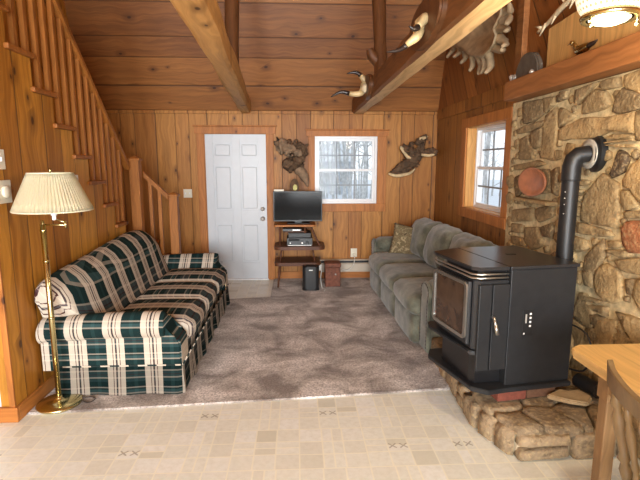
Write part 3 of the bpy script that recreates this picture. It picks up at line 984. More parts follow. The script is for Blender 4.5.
# ------------------------------------------------------------------ stone chimney wall + hearth
STONES = [
 # (ox, oy, scale, pts, tone)
 (505, 80, 6, [(108, 135), (212, 118), (222, 205), (160, 245), (108, 262)], .15),
 (505, 80, 6, [(224, 112), (300, 98), (288, 140), (244, 188), (228, 188)], .35),
 (505, 80, 6, [(305, 95), (375, 62), (352, 112), (305, 135)], .2),
 (505, 80, 6, [(66, 300), (160, 262), (235, 242), (238, 262), (150, 300), (75, 322)], .3),
 (505, 80, 6, [(84, 358), (136, 335), (138, 390), (186, 430), (150, 470), (85, 475)], .25),
 (505, 80, 6, [(150, 312), (224, 285), (203, 398), (162, 408), (147, 370)], .2),
 (505, 80, 6, [(247, 215), (295, 168), (313, 200), (304, 330), (288, 465), (208, 462)], .5),
 (505, 80, 6, [(324, 168), (416, 220), (350, 252), (324, 288)], .45),
 (560, 60, 6, [(88, 180), (215, 122), (105, 260), (92, 250)], .25),
 (560, 60, 6, [(247, 127), (343, 88), (348, 163), (265, 176), (238, 160)], .3),
 (560, 60, 6, [(134, 250), (210, 180), (262, 192), (296, 265), (235, 298), (134, 322)], .45),
 (560, 60, 6, [(342, 217), (377, 173), (455, 208), (490, 245), (482, 283), (350, 318), (308, 312)], .15),
 (560, 60, 6, [(387, 92), (500, 45), (500, 205), (400, 163), (382, 138)], .7),
 (560, 60, 6, [(-10, 415), (60, 380), (130, 348), (220, 350), (300, 338), (438, 313), (443, 437), (310, 424), (180, 462), (60, 470), (-8, 486)], .72),
 (560, 60, 6, [(450, 312), (520, 290), (520, 470), (448, 478)], .4),
 (560, 60, 6, [(320, 442), (440, 455), (436, 478), (252, 476)], .55),
 (560, 60, 6, [(2, 187), (33, 177), (33, 233), (3, 238)], .2),
 (505, 150, 4.8, [(35, 75), (150, 52), (190, 65), (150, 80), (42, 97)], .4),
 (505, 150, 4.8, [(62, 10), (138, 6), (128, 44), (82, 40)], .3),
 (505, 150, 4.8, [(158, 5), (258, 2), (253, 44), (212, 48), (162, 30)], .3),
 (505, 150, 4.8, [(45, 132), (78, 118), (74, 200), (50, 224)], .05),
 (505, 150, 4.8, [(216, 104), (248, 84), (243, 218), (226, 206)], .1),
 (505, 150, 4.8, [(90, 108), (200, 92), (212, 140), (210, 205), (86, 212)], .1),
 (505, 150, 4.8, [(32, 288), (128, 278), (133, 338), (32, 342)], .35),
 (505, 150, 4.8, [(144, 283), (224, 265), (224, 318), (160, 343), (144, 320)], .35),
 (505, 150, 4.8, [(162, 372), (220, 350), (220, 423), (182, 413)], .05),
 (505, 150, 4.8, [(92, 372), (150, 372), (173, 458), (122, 473), (92, 440)], .3),
 (505, 150, 4.8, [(30, 353), (80, 362), (75, 398), (30, 394)], .4),
 (505, 150, 4.8, [(26, 413), (80, 423), (98, 468), (32, 450)], .3),
 (565, 130, 5.33, [(207, 62), (363, 48), (363, 60), (212, 70)], .5),
 (565, 130, 5.33, [(202, 78), (363, 75), (360, 93), (292, 90), (218, 84)], .55),
 (565, 130, 5.33, [(192, 238), (268, 292), (275, 400), (274, 522), (172, 498), (82, 480), (90, 390), (104, 345)], .42),
 (565, 130, 5.33, [(282, 112), (328, 152), (298, 223), (247, 248), (238, 238), (265, 192)], 1.0),
 (565, 130, 5.33, [(400, 160), (347, 192), (308, 270), (313, 298), (350, 310), (403, 398), (470, 380), (490, 200)], .78),
 (565, 130, 5.33, [(305, 440), (400, 438), (480, 445), (480, 470), (330, 472)], .3),
 (565, 130, 5.33, [(67, 267), (128, 272), (108, 290), (67, 298)], .5),
 (565, 130, 5.33, [(62, 317), (93, 322), (80, 335), (60, 330)], .3),
 (565, 130, 5.33, [(57, 352), (88, 357), (78, 375), (57, 380)], .25),
 (565, 130, 5.33, [(292, 322), (338, 327), (378, 398), (310, 428), (287, 390)], .5),
 (565, 200, 5.33, [(302, 150), (332, 117), (400, 118), (450, 140), (450, 260), (400, 275), (342, 273), (302, 240)], .88),
 (565, 200, 5.33, [(72, 117), (222, 167), (246, 190), (180, 193), (62, 175)], .45),
 (565, 200, 5.33, [(40, 192), (108, 222), (113, 258), (60, 273), (36, 260)], .5),
 (565, 200, 5.33, [(137, 272), (200, 208), (198, 300), (148, 396), (92, 380), (102, 302)], .2),
 (565, 200, 5.33, [(218, 217), (288, 217), (288, 248), (226, 253)], .55),
 (565, 200, 5.33, [(217, 267), (328, 272), (338, 300), (300, 308), (214, 280)], .4),
 (565, 200, 5.33, [(255, 322), (400, 317), (470, 330), (470, 410), (400, 398), (300, 378)], .5),
 (565, 270, 6, [(178, 5), (235, -30), (300, 0), (328, 60), (328, 178), (270, 198), (185, 140), (165, 60)], .6),
 (565, 270, 6, [(352, 62), (408, 62), (398, 148), (362, 140)], .15),
 (565, 270, 6, [(102, 152), (228, 192), (200, 203), (102, 190)], .3),
 (565, 270, 6, [(102, 207), (238, 222), (236, 276), (170, 238), (102, 225)], .3),
 (565, 270, 6, [(147, 263), (228, 292), (213, 343), (152, 325)], .15),
 (565, 270, 6, [(77, 272), (118, 302), (108, 333), (77, 330)], .1),
 (565, 270, 6, [(120, 353), (180, 353), (238, 428), (112, 428)], .2),
 (565, 270, 6, [(297, 252), (450, 312), (440, 338), (330, 298)], .2),
 (565, 270, 6, [(267, 322), (406, 371), (398, 383), (272, 343)], .4),
 (565, 270, 6, [(270, 372), (398, 412), (428, 432), (262, 430)], .45),
 (565, 270, 6, [(422, 62), (520, 60), (520, 250), (452, 248), (404, 160)], .6),
 (565, 270, 6, [(102, 2), (165, 2), (158, 105), (112, 88)], .3),
 (505, 80, 6, [(320, 300), (330, 292), (326, 390), (312, 398)], .6),
]
XF = 1.905     # plane of the mortar


def add_stone(bm, ring2d, tone, xf, depth, layer, axis='x', seed=0, grow=.003):
    """ring2d: polygon (y,z) -> chunky rounded stone standing out from plane"""
    n = len(ring2d)
    # refine edges
    c0_ = sum((Vector(p) for p in ring2d), Vector((0, 0))) / n
    ring2d = [Vector(p) + (Vector(p) - c0_).normalized() * grow for p in ring2d]
    pts = []
    for i in range(n):
        a, b = Vector(ring2d[i]), Vector(ring2d[(i + 1) % n])
        L = (b - a).length; m = max(1, min(5, int(L / .05)))
        for j in range(m):
            p = a.lerp(b, j / m)
            nz = noise.noise(Vector((p.x * 14 + seed, p.y * 14, 1.7))) * .009
            pts.append(p + Vector((nz, -nz)))
    # corner cut
    sm = []
    for i in range(len(pts)):
        sm.append(pts[i] * .9 + (pts[i - 1] + pts[(i + 1) % len(pts)]) * .05)
    pts = sm
    c = sum(pts, Vector((0, 0))) / len(pts)
    size = sum((p - c).length for p in pts) / len(pts)
    rings = []
    for (ins, h) in ((0, -.4), (.0, .55), (.008, .9), (.03, 1.0)):
        f = lambda p: c + (p - c) * max(.3, 1 - ins / max(size, .02))
        rings.append([(f(p), h) for p in pts])
    vr = []
    for ring in rings:
        row = []
        for p, h in ring:
            hh = depth * h * (1 + .5 * noise.noise(Vector((p.x * 7, p.y * 7, seed * 3.1))))
            if axis == 'x': co = (xf - hh, p.x, p.y)
            elif axis == 'z': co = (p.x, p.y, xf + hh)
            else: co = (p.x, xf - hh, p.y)
            row.append(bm.verts.new(co))
        vr.append(row)
    m = len(pts); faces = []
    for r0, r1 in zip(vr, vr[1:]):
        for i in range(m): faces.append(bm.faces.new((r0[i], r0[(i + 1) % m], r1[(i + 1) % m], r1[i])))
    hh = depth * 1.05
    cc = bm.verts.new((xf - hh, c.x, c.y) if axis == 'x' else ((c.x, c.y, xf + hh) if axis == 'z' else (c.x, xf - hh, c.y)))
    for i in range(m): faces.append(bm.faces.new((vr[-1][i], vr[-1][(i + 1) % m], cc)))
    for v in [v for r in vr for v in r] + [cc]: v[layer] = tone


def clip(poly, n, d):
    """keep points with n.p <= d"""
    out = []
    for i in range(len(poly)):
        a, b = poly[i], poly[(i + 1) % len(poly)]
        fa, fb = n.dot(a) - d, n.dot(b) - d
        if fa <= 0: out.append(a)
        if fa * fb < 0: out.append(a.lerp(b, fa / (fa - fb)))
    return out


def voronoi(seeds, rect, gap, keep=lambda s: True, stretch=1.0):
    x0, x1, y0, y1 = rect
    res = []
    S = [Vector((s[0], s[1])) for s in seeds]
    for i, s in enumerate(S):
        if not keep(s): continue
        poly = [Vector((x0, y0)), Vector((x1, y0)), Vector((x1, y1)), Vector((x0, y1))]
        poly = clip(poly, Vector((1, 0)), x1 - gap / 2); poly = clip(poly, Vector((-1, 0)), -x0 - gap / 2)
        for j, q in enumerate(S):
            if i == j or (q - s).length > 1.2: continue
            n = (q - s); n.y *= stretch; L = n.length
            n2 = n / L
            mid = (q + s) / 2
            poly = clip(poly, n2, n2.dot(mid) - gap / 2)
            if len(poly) < 3: break
        if len(poly) >= 3: res.append(poly)
    return res


def scatter(rect, dmin, tries, rnd, ky=1.0):
    pts = []
    for _ in range(tries):
        p = Vector((rnd.uniform(rect[0], rect[1]), rnd.uniform(rect[2], rect[3])))
        dd = dmin * rnd.uniform(.8, 1.35)
        if all(math.hypot(p.x - q.x, (p.y - q.y) * ky) > dd for q in pts): pts.append(p)
    return pts


bm = bmesh.new(); lay = bm.verts.layers.float.new('tone')
cents = []
for k, (ox, oy, sc, pts, tone) in enumerate(STONES):
    ring = []
    for p in pts:
        w = measure(ox + p[0] / sc, oy + p[1] / sc, 0, 1.88)
        ring.append((w.y, min(w.z, 2.125) if w.z > 2.0 else w.z))
    cx = sum(r[0] for r in ring) / len(ring); cz = sum(r[1] for r in ring) / len(ring)
    cents.append(ring)
    add_stone(bm, ring, tone, XF, .03, lay, 'x', k * 1.3, .012)


def inside_poly(p, ring):
    c = False
    for i in range(len(ring)):
        a, b = ring[i], ring[i - 1]
        if (a[1] > p.y) != (b[1] > p.y) and p.x < (b[0] - a[0]) * (p.y - a[1]) / (b[1] - a[1]) + a[0]: c = not c
    return c


rnd = random.Random(5)
YS0, YS1 = .2, 4.19
sd = scatter((YS0, YS1, .02, 2.14), .2, 1500, rnd, 1.35)
for k, poly in enumerate(voronoi(sd, (YS0, YS1, 0.0, 2.13), .014, stretch=1.0)):
    c = sum(poly, Vector((0, 0))) / len(poly)
    if min(p.y for p in poly) < -1: continue
    # skip where measured stones already stand
    if 2.45 < c.x and c.y > .78: continue
    if 2.45 < max(p.x for p in poly) and max(p.y for p in poly) > .82 and c.x > 2.3:
        continue
    add_stone(bm, [(p.x, p.y) for p in poly], rnd.choice([.1, .2, .25, .35, .4, .45, .55, .6, .7, .8]), XF, .03, lay, 'x', k * .77 + 50)
# small chinking stones in the gaps between the measured ones
def seg_d(p, a, b):
    a, b = Vector(a), Vector(b); ab = b - a
    t = max(0, min(1, (p - a).dot(ab) / max(ab.length_squared, 1e-9)))
    return (p - (a + ab * t)).length


placed = []
for _ in range(1600):
    p = Vector((rnd.uniform(2.5, 4.15), rnd.uniform(.84, 2.10)))
    if any(inside_poly(p, r) for r in cents): continue
    dmin = min(seg_d(p, r[i], r[i - 1]) for r in cents for i in range(len(r)))
    if (p - Vector((3.61, 1.478))).length < .22: continue
    d2 = min([(p - q).length - w_ for q, w_ in placed] + [9])
    rad = min(dmin - .012, d2 - .012, .07)
    if rad < .022: continue
    placed.append((p, rad))
    n_ = rnd.choice((4, 5, 6)); a0 = rnd.uniform(0, 6)
    add_stone(bm, [(p.x + rad * rnd.uniform(.9, 1.25) * math.cos(a0 + 2 * PI * i / n_), p.y + rad * rnd.uniform(.8, 1.1) * math.sin(a0 + 2 * PI * i / n_)) for i in range(n_)], rnd.choice([.15, .3, .4, .5, .65]), XF, .022, lay, 'x', p.x * 9)
# base mortar slab
add_box(bm, XF - .0005, XR - .0008, YS0, YS1, 0, 2.14)
for f in bm.faces:
    f.smooth = True
    f.material_index = 0
me_faces = [f for f in bm.faces if all(v[lay] == 0 and (abs(v.co.x - (XF - .0005)) < 1e-4 or abs(v.co.x - (XR - .0008)) < 1e-4) for v in f.verts) and len(f.verts) == 4]
for f in me_faces: f.material_index = 1; f.smooth = False
struct('wall_chimney', bm, [m_stone, m_mortar], smooth=False)
ob = bpy.data.objects['wall_chimney']
for p in ob.data.polygons: p.use_smooth = p.material_index == 0

# hearth
HX0, HY0, HY1, HT = 1.10, 2.31, 3.72, .185
hr = thing('hearth', 'raised fieldstone hearth platform under the black stove', 'hearth', (1.5, 3.0, 0))
bm = bmesh.new(); lay = bm.verts.layers.float.new('tone')
front = [(HX0 + .12, HY0 + .05), (1.86, HY0 + .05), (1.86, HY1), (HX0 + .06, HY1), (HX0 + .02, 2.7)]
add_prism(bm, [(HX0 + .115, HY0 + .05), (1.868, HY0 + .05), (1.868, HY1), (HX0 + .06, HY1), (HX0 + .025, 2.62)], 2, .0008, HT - .04)
obj('mortar_bed', bm, plain('grey_mortar', srgb(190, 174, 144), .95, var=.25, nscale=20, bump=.8), hr)
bm = bmesh.new(); lay = bm.verts.layers.float.new('tone')
rnd = random.Random(12)


def in_hearth(p):
    xl = HX0 if p.y > 2.6 else HX0 + .08 * (2.6 - p.y) / .3
    return p.x > xl
sd = scatter((HX0 + .05, 1.85, HY0 + .06, HY1), .19, 700, rnd, 1)
for k, poly in enumerate(voronoi(sd, (HX0 + .01, 1.868, HY0 + .02, HY1), .016)):
    poly = clip(poly, Vector((0, 1)), HY1 - .005); poly = clip(poly, Vector((0, -1)), -HY0 - .02)
    n = Vector((-1, -.36)).normalized(); poly = clip(poly, n, n.dot(Vector((HX0 + .01, 2.62))))
    if len(poly) < 3: continue
    add_stone(bm, [(p.x, p.y) for p in poly], rnd.random(), HT - .04, .042, lay, 'z', k + 9)
obj('top_stones', bm, m_hstone, hr, smooth=True)
bm = bmesh.new(); lay = bm.verts.layers.float.new('tone')
x = HX0 + .10; k = 0
while x < 1.84:
    w = min(rnd.uniform(.18, .32), 1.86 - x)
    split = rnd.random() < .45
    for (z0, z1) in (((.004, .075), (.085, .15)) if split else ((.004, .15),)):
        add_stone(bm, [(x + .006, z0), (x + w - .006, z0 + rnd.uniform(0, .01)), (x + w - rnd.uniform(.005, .025), z1), (x + rnd.uniform(.004, .02), z1 - rnd.uniform(0, .015))], rnd.random(), HY0 + .04, .045, lay, 'y', k + 40); k += 1
    x += w
obj('front_stones', bm, m_hstone, hr, smooth=True)
bm = bmesh.new(); lay = bm.verts.layers.float.new('tone')
y = 2.63
while y < HY1 - .05:
    w = min(rnd.uniform(.16, .3), HY1 - y)
    split = rnd.random() < .5
    for (z0, z1) in (((.004, .075), (.085, .15)) if split else ((.004, .15),)):
        add_stone(bm, [(y + .006, z0), (y + w - .006, z0), (y + w - .01, z1), (y + .01, z1)], rnd.random(), HX0 + .05 * (y - 2.62) / (HY1 - 2.62) + .012, .04, lay, 'x', k + 40); k += 1
    y += w
# angled corner stones
pts = [(HX0 + .012, 2.62), (HX0 + .10, 2.36)]
a, b = Vector(pts[0]), Vector(pts[1])
for (t0, t1) in ((0.02, .5), (.53, .99)):
    bm2 = []
    p, q = a.lerp(b, t0), a.lerp(b, t1)
    nrm = Vector((-(q - p).y, (q - p).x)).normalized(); nrm = -nrm if nrm.x > 0 else nrm
    base = [bm.verts.new((v.x, v.y, z)) for v, z in ((p, .004), (q, .004), (q, .15), (p, .145))]
    outv = []
    for v, z in ((p.lerp(q, .1), .012), (p.lerp(q, .9), .012), (p.lerp(q, .88), .135), (p.lerp(q, .12), .13)):
        w = v + nrm * .035; outv.append(bm.verts.new((w.x, w.y, z)))
    for i in range(4): bm.faces.new((base[i], base[(i + 1) % 4], outv[(i + 1) % 4], outv[i]))
    bm.faces.new(outv)
    for v in base + outv: v[lay] = .7
obj('side_stones', bm, m_hstone, hr, smooth=True)

# mantel
bm = bmesh.new(); add_box(bm, 1.74, XR - .052, 1.2, 4.02, 2.135, 2.285, None, .006)
add_box(bm, XR - .06, XR - .0008, 1.2, 4.04, 2.145, 2.28)
tag(obj('mantel', bm, m_mantel), 'long reddish pine mantel beam over the fieldstone wall', 'mantel')

# ------------------------------------------------------------------ things on / above mantel
# pale board
bm = bmesh.new()
add_prism(bm, [(2.62, 2.2865), (3.60, 2.2865), (3.60, 2.60), (3.12, 2.63), (2.62, 2.63)], 0, 1.868, 1.885)
tag(obj('pine_board', bm, m_palew), 'pale pine board leaning behind the ornaments on the mantel', 'board')
# slate dome
bm = bmesh.new()
prof = [(3.59 + .19 + .19 * math.cos(a), 2.2865 + .185 * math.sin(a) ** .8 if 0 < a < PI else 2.2865) for a in [PI * k / 18 for k in range(19)]]
add_prism(bm, prof, 0, 1.80, 1.845)
bmesh.ops.bevel(bm, geom=[e for e in bm.edges if abs(e.verts[0].co.x - e.verts[1].co.x) < 1e-4], offset=.01, segments=2, affect='EDGES')
tag(obj('stone_slab', bm, m_slate, smooth=True, angle=40), 'dark grey arched stone slab standing at the far end of the mantel', 'stone')
# little silver cup ornament
root = thing('silver_ornament', 'tiny silver ornament with two rings at the far tip of the mantel', 'ornament', (1.78, 3.955, 2.2865))
bm = bmesh.new(); add_lathe(bm, [(.016, 0), (.02, .006), (.012, .014), (.02, .03), (.024, .045), (.012, .055), (0, .058)], (1.785, 3.99, 2.2865), 16)
obj('body', bm, m_nickel, root, smooth=True)
for dy in (-.026, .0):
    bm = bmesh.new(); add_tube(bm, [(1.775, 3.945 + dy + .022 * math.cos(a), 2.31 + .022 * math.sin(a)) for a in [2 * PI * k / 18 for k in range(19)]], .004, 6, False)
    obj('ring', bm, m_nickel, root, smooth=True)
# small bright lump by the slab
bm = bmesh.new(); add_lathe(bm, [(.012, 0), (.02, .008), (.017, .02), (.01, .03), (.0, .034)], (1.77, 3.62, 2.2865), 14)
tag(obj('pebble', bm, m_nickel, smooth=True), 'tiny shiny pebble in front of the dark stone slab', 'ornament')
# bird-like bronze figure
root = thing('bird_figurine', 'small dark bronze bird figurine on the mantel below the lamp', 'figurine', (1.80, 3.05, 2.2865))
bm = bmesh.new()
for v in bmesh.ops.create_uvsphere(bm, u_segments=18, v_segments=12, radius=1)['verts']:
    q = v.co.copy(); v.co = Vector((1.80 + q.x * .035, 3.05 + q.y * (.075 - .02 * q.y), 2.328 + q.z * .032 + .012 * abs(q.y)))
obj('body', bm, m_brass, root, smooth=True)
bm = bmesh.new(); add_tube(bm, [(1.80, 3.10, 2.345), (1.80, 3.125, 2.375), (1.795, 3.14, 2.388)], [.016, .014, .012], 10)
bmesh.ops.create_uvsphere(bm, u_segments=12, v_segments=8, radius=.018, matrix=Matrix.Translation((1.795, 3.145, 2.392)))
add_tube(bm, [(1.79, 3.157, 2.392), (1.785, 3.185, 2.386)], [.006, .001], 8)
obj('head', bm, m_brass, root, smooth=True)
bm = bmesh.new(); add_tube(bm, [(1.80, 3.0, 2.335), (1.80, 2.93, 2.34), (1.80, 2.89, 2.35)], [.02, .014, .004], 8); obj('tail', bm, m_horn, root, smooth=True)
bm = bmesh.new(); add_box(bm, 1.775, 1.825, 3.02, 3.08, 2.2865, 2.30, None, .003); obj('base', bm, m_horn, root)
# antler branch on wall
bm = bmesh.new()
add_tube(bm, smoothpath([(1.885, 3.80, 2.63), (1.88, 3.62, 2.66), (1.87, 3.45, 2.70), (1.87, 3.25, 2.735), (1.875, 3.05, 2.78)]), radpath([.012, .016, .02, .02, .014]), 8)
for (p, q) in (((3.66, 2.655), (3.72, 2.58)), ((3.52, 2.685), (3.56, 2.62)), ((3.4, 2.71), (3.46, 2.78)), ((3.72, 2.64), (3.80, 2.67)), ((3.3, 2.725), (3.33, 2.66))):
    add_tube(bm, [(1.875, p[0], p[1]), (1.86, q[0], q[1])], [.013, .004], 8)
tag(obj('branch', bm, m_bone, smooth=True), 'pale knobbly forked branch mounted on the wall above the mantel', 'branch')
# moose antler palm
bm = bmesh.new()
XA = 1.72
def AP(u, v, x=XA): return measure(445 + u / 6, v / 6, 0, x)
outer = [(60, 250), (95, 280), (130, 300), (175, 330), (215, 345), (262, 345), (300, 310), (330, 265), (345, 215), (330, 170), (360, 110), (380, 60), (370, -20), (300, -60), (200, 20), (110, 150)]
ring = [AP(*p) for p in outer]
c = sum(ring, Vector()) / len(ring)
for sgn in (-1, 1):
    rows = [[bm.verts.new(c + (p - c) * s + Vector((-sgn * t - (1 - s) * (1 - s) * .0, 0, 0)) + Vector((.16 * (1 - s), 0, 0)) - Vector((.06, 0, 0)) * s) for p in ring] for s, t in ((1, .0), (.85, .022), (.5, .03), (.2, .032))]
    m = len(ring)
    for r0, r1 in zip(rows, rows[1:]):
        for i in range(m): bm.faces.new((r0[i], r0[(i + 1) % m], r1[(i + 1) % m], r1[i]))
    bm.faces.new(rows[-1])
bmesh.ops.remove_doubles(bm, verts=bm.verts, dist=.0005)
tines = [((70, 265), (45, 300), (38, 348)), ((95, 285), (85, 315), (76, 345)), ((125, 300), (122, 345), (124, 378)), ((165, 320), (170, 375), (178, 425)), ((205, 335), (215, 395), (228, 445)),
         ((240, 345), (242, 400), (246, 440)), ((265, 340), (272, 400), (277, 440)), ((310, 290), (345, 300), (375, 300)), ((335, 235), (365, 260), (385, 275)), ((340, 165), (375, 175), (400, 185)),
         ((355, 120), (390, 110), (405, 150)), ((370, 70), (395, 60), (420, 20))]
for a, b_, c_ in tines:
    A, B_, C_ = AP(*a), AP(*b_), AP(*c_)
    C_.x -= .05
    add_tube(bm, smoothpath([A.lerp(c, .15), A, B_, C_], 3), radpath([.04, .042, .028, .013], 3), 8)
for v in bm.verts:
    v.co += Vector((1, .4, .4)) * (noise.noise(v.co * 16) * .018 + noise.noise(v.co * 40) * .008)
A0 = AP(200, 60)
add_tube(bm, [(XR - .002, A0.y, A0.z), (XA - .02, A0.y, A0.z)], [.03, .03], 10)
tag(obj('moose_antler', bm, m_antler, smooth=True), 'broad weathered palmed antler hanging high on the gable wall by the right beam', 'antler')

# pendant lamp
PX, PYY, PZ = 1.225, 1.9, 2.185
pl = thing('pendant_lamp', 'lit pendant lamp with white pierced globe and brass ring', 'lamp', (PX, PYY, PZ))
bm = bmesh.new()
prof = [(.098, .012), (.115, .04), (.13, .09), (.13, .14), (.115, .19), (.08, .225), (.03, .24), (.028, .236), (.076, .222), (.11, .187), (.125, .14), (.125, .09), (.11, .04), (.094, .014)]
add_lathe(bm, prof, (PX, PYY, PZ), 48)
# pierced pattern
k = NT('pierced_porcelain')
o_ = k.xyz()
ang = k.math('ARCTAN2', k.math('SUBTRACT', o_[1], PYY), k.math('SUBTRACT', o_[0], PX))
row = k.math('DIVIDE', k.math('SUBTRACT', o_[2], PZ), .02)
col_ = k.math('ADD', k.math('MULTIPLY', ang, 36 / (2 * PI)), k.math('MULTIPLY', k.math('MODULO', k.math('FLOOR', row), 2.0), .5))
du = k.math('SUBTRACT', k.math('FRACT', col_), .5); dv = k.math('SUBTRACT', k.math('FRACT', row), .5)
dd = k.math('SQRT', k.math('ADD', k.math('MULTIPLY', du, du), k.math('MULTIPLY', dv, dv)))
hole = k.math('LESS_THAN', dd, .26)
k.base(k.mix(hole, srgb(238, 228, 200), srgb(190, 166, 118)))
k.b.inputs['Emission Color'].default_value = (1, .84, .6, 1)
k.put(k.b.inputs['Emission Strength'], k.math('SUBTRACT', .55, k.math('MULTIPLY', hole, .4)))
obj('globe', bm, k.m, pl, smooth=True)
bm = bmesh.new(); add_lathe(bm, [(.082, -.008), (.1, -.012), (.106, 0), (.1, .013), (.084, .014), (.082, -.008)], (PX, PYY, PZ), 48)
obj('brass_ring', bm, m_brass, pl, smooth=True)
bm = bmesh.new(); add_lathe(bm, [(0, -.03), (.03, -.028), (.06, -.018), (.081, -.002), (.081, .004)], (PX, PYY, PZ), 40)
obj('diffuser', bm, m_bulb, pl, smooth=True)
bm = bmesh.new(); add_tube(bm, [(PX, PYY, PZ + .235), (PX, PYY, 4.998)], .006, 8)
add_lathe(bm, [(.02, .235), (.03, .25), (.02, .28), (.006, .3)], (PX, PYY, PZ), 16)
obj('hanging_rod', bm, m_brass, pl, smooth=True)
for dx, dy in ((-.088, -.02), (.085, -.04)):
    bm = bmesh.new(); add_tube(bm, [(PX + dx, PYY + dy, PZ - .008), (PX + dx, PYY + dy, PZ - .03)], .004, 8)
    bmesh.ops.create_uvsphere(bm, u_segments=10, v_segments=8, radius=.009, matrix=Matrix.Translation((PX + dx, PYY + dy, PZ - .035)))
    obj('ring_finial', bm, m_brass, pl, smooth=True)

# dish in the stone niche
bm = bmesh.new()
add_lathe(bm, [(0, -.012), (.06, -.014), (.09, -.026), (.108, -.04), (.113, -.038), (.106, -.018), (.07, .0), (0, .002)], (1.856, 3.61, 1.478), 36, 'x')
for v in bm.verts:
    v.co.y = 3.61 + (v.co.y - 3.61) * 1.9
    v.co.x += 0
tag(obj('oval_dish', bm, m_dish, smooth=True), 'reddish terracotta oval dish set in a niche of the stone wall', 'dish')
bm = bmesh.new(); lay = bm.verts.layers.float.new('tone')
ya, yb = measure(518, 200, 0, 1.85).y, measure(553, 199, 0, 1.85).y
bmz = 1.345
add_box(bm, 1.80, 1.8995, yb, ya, bmz - .03, bmz, None, .01)
for v in bm.verts: v[lay] = .45
s_ = tag(obj('stone_ledge', bm, m_stone), 'thin flat stone ledge under the reddish dish', 'ledge')

# ------------------------------------------------------------------ stovepipe
sp = thing('stovepipe', 'black stovepipe with an elbow running from the stove into the stone wall', 'pipe', (1.765, 2.99, .9))
bm = bmesh.new(); add_tube(bm, [(1.765, 2.985, .93), (1.765, 2.985, 1.52)], .052, 24); obj('riser_pipe', bm, m_blackm, sp, smooth=True, angle=50)
bm = bmesh.new(); add_tube(bm, [(1.765, 2.985, 1.515), (1.765, 2.985, 1.60), (1.775, 2.982, 1.645), (1.80, 2.975, 1.672), (1.84, 2.96, 1.68), (1.866, 2.955, 1.68)], [.057, .057, .057, .055, .052, .052], 24); obj('elbow', bm, m_blackm, sp, smooth=True, angle=50)
for z in (1.515, 1.0):
    bm = bmesh.new(); add_lathe(bm, [(.056, -.006), (.06, 0), (.056, .006)], (1.765, 2.985, z), 24); obj('joint_band', bm, m_blackm, sp, smooth=True)
bm = bmesh.new(); add_tube(bm, [(1.852, 2.955, 1.68), (1.88, 2.952, 1.68), (1.884, 2.95, 1.68), (1.9, 2.95, 1.68)], [.09, .09, .115, .115], 30)
obj('wall_thimble', bm, m_blackm, sp, smooth=True, angle=40)
m_galv = plain('galvanised_collar', srgb(188, 184, 172), .4, metal=.35, var=.1)
bm = bmesh.new(); add_lathe(bm, [(.053, -.002), (.056, -.008), (.074, -.010), (.078, -.004), (.092, -.004), (.094, .002), (.053, .004)], (1.848, 2.955, 1.68), 36, 'x')
obj('collar_ring', bm, m_galv, sp, smooth=True)
for z in (1.30, 1.36, 1.40, 1.44):
    bm = bmesh.new()
    bmesh.ops.create_uvsphere(bm, u_segments=8, v_segments=6, radius=.004, matrix=Matrix.Translation((1.765 - .045, 2.985 - .027, z)))
    obj('screw', bm, m_nickel, sp)

# ------------------------------------------------------------------ stove  (local frame: x = depth front->back, y = width near->far)
SX, SY, SRZ = 1.236, 2.612, R(8.5)
stv = thing('pellet_stove', 'large black pellet stove with glass door standing on the stone hearth', 'stove', (SX, SY, 0), SRZ)
SW, SD = .655, .46
ZB, ZT = .262, 1.03


def sbx(name, x0, x1, y0, y1, z0, z1, mat, bev=.004, parent=stv):
    bm = bmesh.new(); add_box(bm, x0, x1, y0, y1, z0, z1, None, bev, 2)
    return lobj(name, bm, mat, parent)


def sprism(name, poly, z0, z1, mat, bev=.0, parent=stv):
    bm = bmesh.new(); add_prism(bm, poly, 2, z0, z1)
    if bev: bmesh.ops.bevel(bm, geom=list(bm.edges), offset=bev, segments=2, affect='EDGES')
    return lobj(name, bm, mat, parent)


def off(poly, d):
    c = sum((Vector(p) for p in poly), Vector((0, 0))) / len(poly)
    return [tuple(Vector(p) + (Vector(p) - c).normalized() * d) for p in poly]


sbx('cabinet', .012, SD - .01, .010, SW - .010, ZB + .03, ZT - .022, m_iron)
# seam panel on near side
lid_b = sbx('top_lid', -.0, SD, 0, SW, ZT - .02, ZT, m_irontop, .004)
bay = [(-.004, .004), (-.19, .012), (-.222, .05), (-.235, .50), (-.225, .56), (-.004, SW - .004)]
sprism('front_lid', bay, ZT - .02, ZT, m_irontop, .004)
bm = bmesh.new(); add_box(bm, .19, .25, .33, .36, ZT + .0004, ZT + .004, None, .001)
lobj('lid_badge', bm, m_black, stv)
bayi = [(.011, .03), (-.165, .035), (-.195, .065), (-.205, .49), (-.19, .545), (.011, SW - .04)]
sprism('firebox', bayi, .52, .945, m_iron, .004)
sprism('louvre_recess', [(.011, .06), (-.13, .06), (-.16, .09), (-.165, .47), (.011, SW - .07)], .946, ZT - .021, m_black)
for z in (.985, .962):
    bm = bmesh.new()
    P = [(.0, .022, z), (-.175, .027, z), (-.212, .062, z), (-.224, .495, z), (-.205, .555, z)]
    add_tube(bm, P, .0065, 8)
    lobj('louvre_bar', bm, m_chromed, stv, smooth=True)
